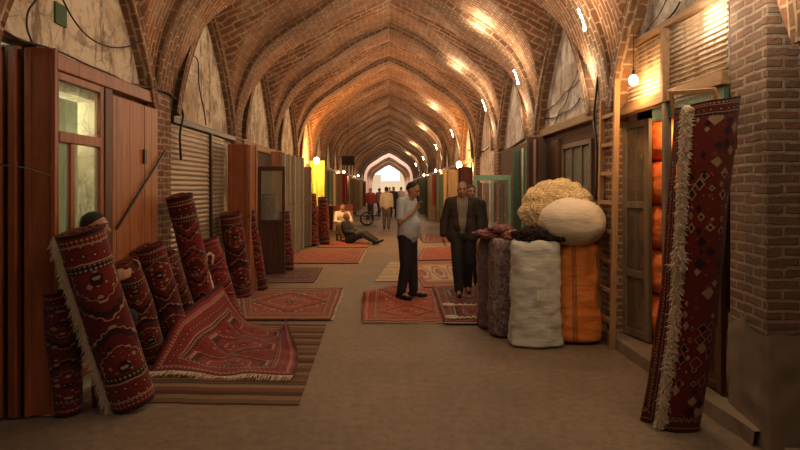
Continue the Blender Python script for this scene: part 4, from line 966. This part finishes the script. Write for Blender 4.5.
# man behind the fringed front roll
J=dict(pelvis=(0,.02,.56),chest=(0,-.04,.96),neck=(0,-.05,1.12),head=(0,-.06,1.26),sh_l=(.18,-.04,1.07),sh_r=(-.18,-.04,1.07),el_l=(.24,-.08,.82),el_r=(-.22,-.06,.82),wr_l=(.16,-.24,.92),wr_r=(-.10,-.22,.88),
  hp_l=(.10,0,.52),hp_r=(-.10,0,.52),kn_l=(.11,-.26,.54),kn_r=(-.11,-.26,.54),an_l=(.11,-.16,.09),an_r=(-.11,-.16,.09))
mb=MB(); mb.bb(-.17,.17,-.17,.17,.39,.48); o=mb.build("stool",M['wood_dark'],None)
for sx in(-1,1):
    for sy in(-1,1): q=MB(); q.beam((sx*.14,sy*.14,0),(sx*.14,sy*.14,.39),.035,.035); q.build('leg',M['wood_dark'],o)
o.location=(-2.31,4.08,.0); tag(o,'wooden stool under the man hidden behind the fringed roll','stool')
person((-2.31,4.08,.055),math.radians(98),'dark-haired man peeking out from behind the fringed front roll',J,plain('maroon_shirt',(.10,.03,.025),.9),DT,HAIRD,.012,.9,0,'long')
# far walkers
walk=dict(kn_l=(.09,-.10,.48),an_l=(.09,-.10,.085),kn_r=(-.09,.04,.48),an_r=(-.09,.20,.11))
far=[((-.10,21.0),180,(.62,.55,.42),(.12,.10,.07),'walker in a pale top with brown trousers seen from behind, nearest of the far people',1.66),
 ((-.55,30.5),150,(.36,.16,.14),(.05,.04,.05),'distant person in a pinkish red top',1.6),
 ((.25,29.0),20,(.05,.045,.05),(.03,.03,.03),'distant person dressed all in black, beside the pale walker',1.68),
 ((-.95,27.5),0,(.28,.05,.04),(.06,.05,.05),'distant person in a red top near the left shops',1.6),
 ((.75,33),200,(.30,.26,.24),(.08,.07,.07),'distant person in grey, right of the one in black',1.68),
 ((.05,40),0,(.55,.45,.38),(.1,.08,.08),'tiny far person in a light shirt near the bright arch',1.68)]
for (x,y),a,c1,c2,lab,h in far:
    person((x,y,0),math.radians(a),lab,stand(h,**walk),plain('far_top',c1,.9),plain('far_trousers',c2,.9),HAIRD,.026,1,0,'long')
# hand cart in the distance
cart=empty('hand_cart',(-.95,23.0,0),'dark two-wheeled cart parked in front of the left shops behind the seated men','cart')
for s in(-1,1):
    mb=MB(); pts=[Vector((.28*math.cos(t/20*2*PI),s*.28,.30+.28*math.sin(t/20*2*PI))) for t in range(21)]; mb.tube(pts,.022,6,0,False)
    for t in range(8): a=t/8*2*PI; mb.tube([(0,s*.28,.30),(.28*math.cos(a),s*.28,.30+.28*math.sin(a))],.006,4)
    mb.build('wheel',M['black'],cart)
mb=MB(); mb.bb(-.5,.45,-.24,.24,.40,.46); mb.bb(-.5,-.46,-.24,.24,.46,.75); mb.bb(.41,.45,-.24,.24,.46,.62); mb.build('bed',M['wood_dark'],cart)
for s in (-1,1): mb=MB(); mb.tube([(-.46,s*.2,.46),(-.95,s*.2,.85)],.018,6); mb.build('handle',M['iron'],cart)
mb=MB(); mb.tube([(0,-.3,.30),(0,.3,.30)],.018,6); mb.bb(-.02,.02,-.2,-.16,.30,.40); mb.bb(-.02,.02,.16,.2,.30,.40); mb.build('axle',M['iron'],cart)
# display boards and textiles by the left shops
def board(x,y,w,h,mat,lab,ang=0):
    mb=MB(); mb.bb(-w/2,w/2,-.02,.02,0,h); o=mb.build('display_board',mat,None); o.location=(x,y,0); o.rotation_euler=(-.1,0,ang); return tag(o,lab,'board')
board(-1.75,20.2,.75,1.0,stripes('board_pattern',[(.55,.42,.28),(.45,.30,.18),(.5,.36,.22),(.4,.12,.07)],1),'leaning tan board behind the seated man in white')
hang=[(-2.1,18.6,1.1,1.15,(.08,.12,.09),'dark green cloth hung behind the seated men'),(-2.1,19.9,1.0,1.2,(.50,.38,.22),'tan cloth hung over the leaning tan board'),(-2.05,24.5,1.0,1.3,(.28,.04,.03),'red cloth hung far back on the left'),(2.05,18.9,.9,1.4,(.55,.38,.15),'golden cloth lit by the right-hand lamp'),(1.95,20.6,.8,1.4,(.16,.22,.16),'grey-green cloth behind the golden cloth'),(2.0,23.0,.9,1.3,(.35,.06,.04),'dark red cloth far back on the right')]
for i,(x,y,z,h,c,lab) in enumerate(hang):
    w=.5; mb=MB(); s=1 if x>0 else -1
    mb.grid(lambda u,v: Vector((-s*.0+(u-.5)*w,.025*math.sin(u*22),-h*v)),24,4); mb.grid(lambda u,v: Vector(((u-.5)*w,.02+.025*math.sin(u*22),-h*v)),24,4,None,0,True,False,True)
    mb.tube([(-w/2,0,.01),(w/2,0,.01)],.012,6)
    o=mb.build('hanging_cloth',plain('hanging_cloth_%d'%i,c,.9),None); o.location=(x+s*.12,y,z+h-.05); tag(o,lab,'cloth','cloths hung by the far shops')
# ================================================================ lights
WARM=(1,.60,.30); SOFT=(1,.70,.45)
GAIN=1.0
for k in (-1,0,1,2,4,6,9,12):
    y=pier_y(k)-.24
    mb=MB(); q=[Vector((x_,y+.02,z_)) for x_,z_ in ((2.04,3.30),(2.01,3.40),(1.97,3.49))]; mb.tube(q,.009,8); mb.tube([q[0]-Vector((0,0,.04)),q[0]],.013,8); t=mb.build('tube_lamp',M['tube'],None,q[0])
    names={-1:'above the corrugated shop fascia',0:'above the dark doors beside the ladder',1:'above the green doors',2:'above the mint-framed door',4:'fifth from the front',6:'sixth from the front',9:'next to last towards the bright arch',12:'the one nearest the bright arch'}
    tag(t,'glowing tube lamp on the right of the vault, '+names[k],'lamp')
    plight('lamp_light',(1.38,y-.02,4.10),17 if k<6 else 20,(1,.80,.52),.04)
    plight('lamp_low_light',(1.78,y-.05,3.60),7,(1,.76,.48),.05)
    plight('lamp_wall_light',(2.17,y+.50,2.95),12,(1,.78,.52),.05)
# warm fill lights added along the passage, with no lamps modelled
for k in range(-2,16):
    plight('passage_light',(0.2,pier_y(k)+1.4,3.6),28 if k<0 else 28 if k<4 else 17,(1,.73,.50),.35)
def bulb(name,loc,e,col,r,label,mat='bulb',rr=None,cord=None):
    mb=MB(); mb.ell((0,0,0),(r,r,r*1.25),14,10); o=mb.build(name,M[mat]); o.location=loc
    tag(o,label,'lamp')
    mb=MB(); mb.tube([(0,0,r*1.1),(0,0,r*1.1+.05)],.014,8); mb.tube([(0,0,r*1.1+.05),(0,0,r*1.1+(cord or .2))],.004,5); mb.build('socket',M['black'],o)
    l=plight(name+'_light',(loc[0],loc[1],loc[2]-r-.03),e,col,rr or r); return o
bulb('light_bulb',(2.27,4.95,2.62),13,(1,.55,.22),.04,'bare glowing bulb hanging in front of the corrugated fascia',cord=.42)
plight('fascia_light',(2.27,3.93,2.86),7,(1,.82,.6),.04)
plight('shop_light',(2.75,5.0,2.2),7,(1,.5,.2),.05)
bulb('wall_lamp',(-2.12,15.6,2.42),80,(1,.42,.12),.08,'glowing lamp over the yellow-green cloth on the left','bulb_far')
bulb('wall_lamp',(2.05,15.6,2.30),60,(1,.55,.2),.08,'glowing lamp above the grey-haired man on the right','bulb_far')
for i,(x,y,z) in enumerate(((-2.2,26,2.4),(2.1,24,2.4),(2.1,32,2.4),(-2.2,38,2.5))): bulb('wall_lamp',(x,y,z),50,(1,.6,.3),.05,['lamp on the left side wall far back','lamp on the right side beyond the standing men','small lamp on the right wall, deep in the passage','faint lamp on the left wall near the far arch'][i],'bulb_far')
plight('wall_lamp_glow',(-1.75,15.95,2.75),75,(1,.42,.10),.08); plight('wall_lamp_glow',(1.75,15.95,2.8),50,(1,.45,.12),.08)
for y in (54,60,68,75): plight('court_light',(0,y,3.4),160,(1,.80,.62),.4)  # fill lights added to brighten the court and second arcade
plight('window_light',(-3.0,4.3,2.2),20,(1,.93,.65),.2)
w=bpy.data.worlds.new('World'); bpy.context.scene.world=w; w.use_nodes=True; bg=w.node_tree.nodes['Background']; bg.inputs[0].default_value=(1,.93,.82,1); bg.inputs[1].default_value=1.1
sc=bpy.context.scene
cam=bpy.data.cameras.new('Camera'); cam.sensor_width=36; cam.lens=F/800*36; cam.shift_x=11/800; cam.shift_y=-37/800
co=bpy.data.objects.new('Camera',cam); C.objects.link(co); co.location=(0,0,EYE); co.rotation_euler=(PI/2,0,0); sc.camera=co; cam.clip_end=300
sc.view_settings.view_transform='Standard'; sc.view_settings.look='None'; sc.view_settings.gamma=1; sc.view_settings.exposure=.52
sc.cycles.use_denoising=True; sc.cycles.max_bounces=6; sc.cycles.diffuse_bounces=4
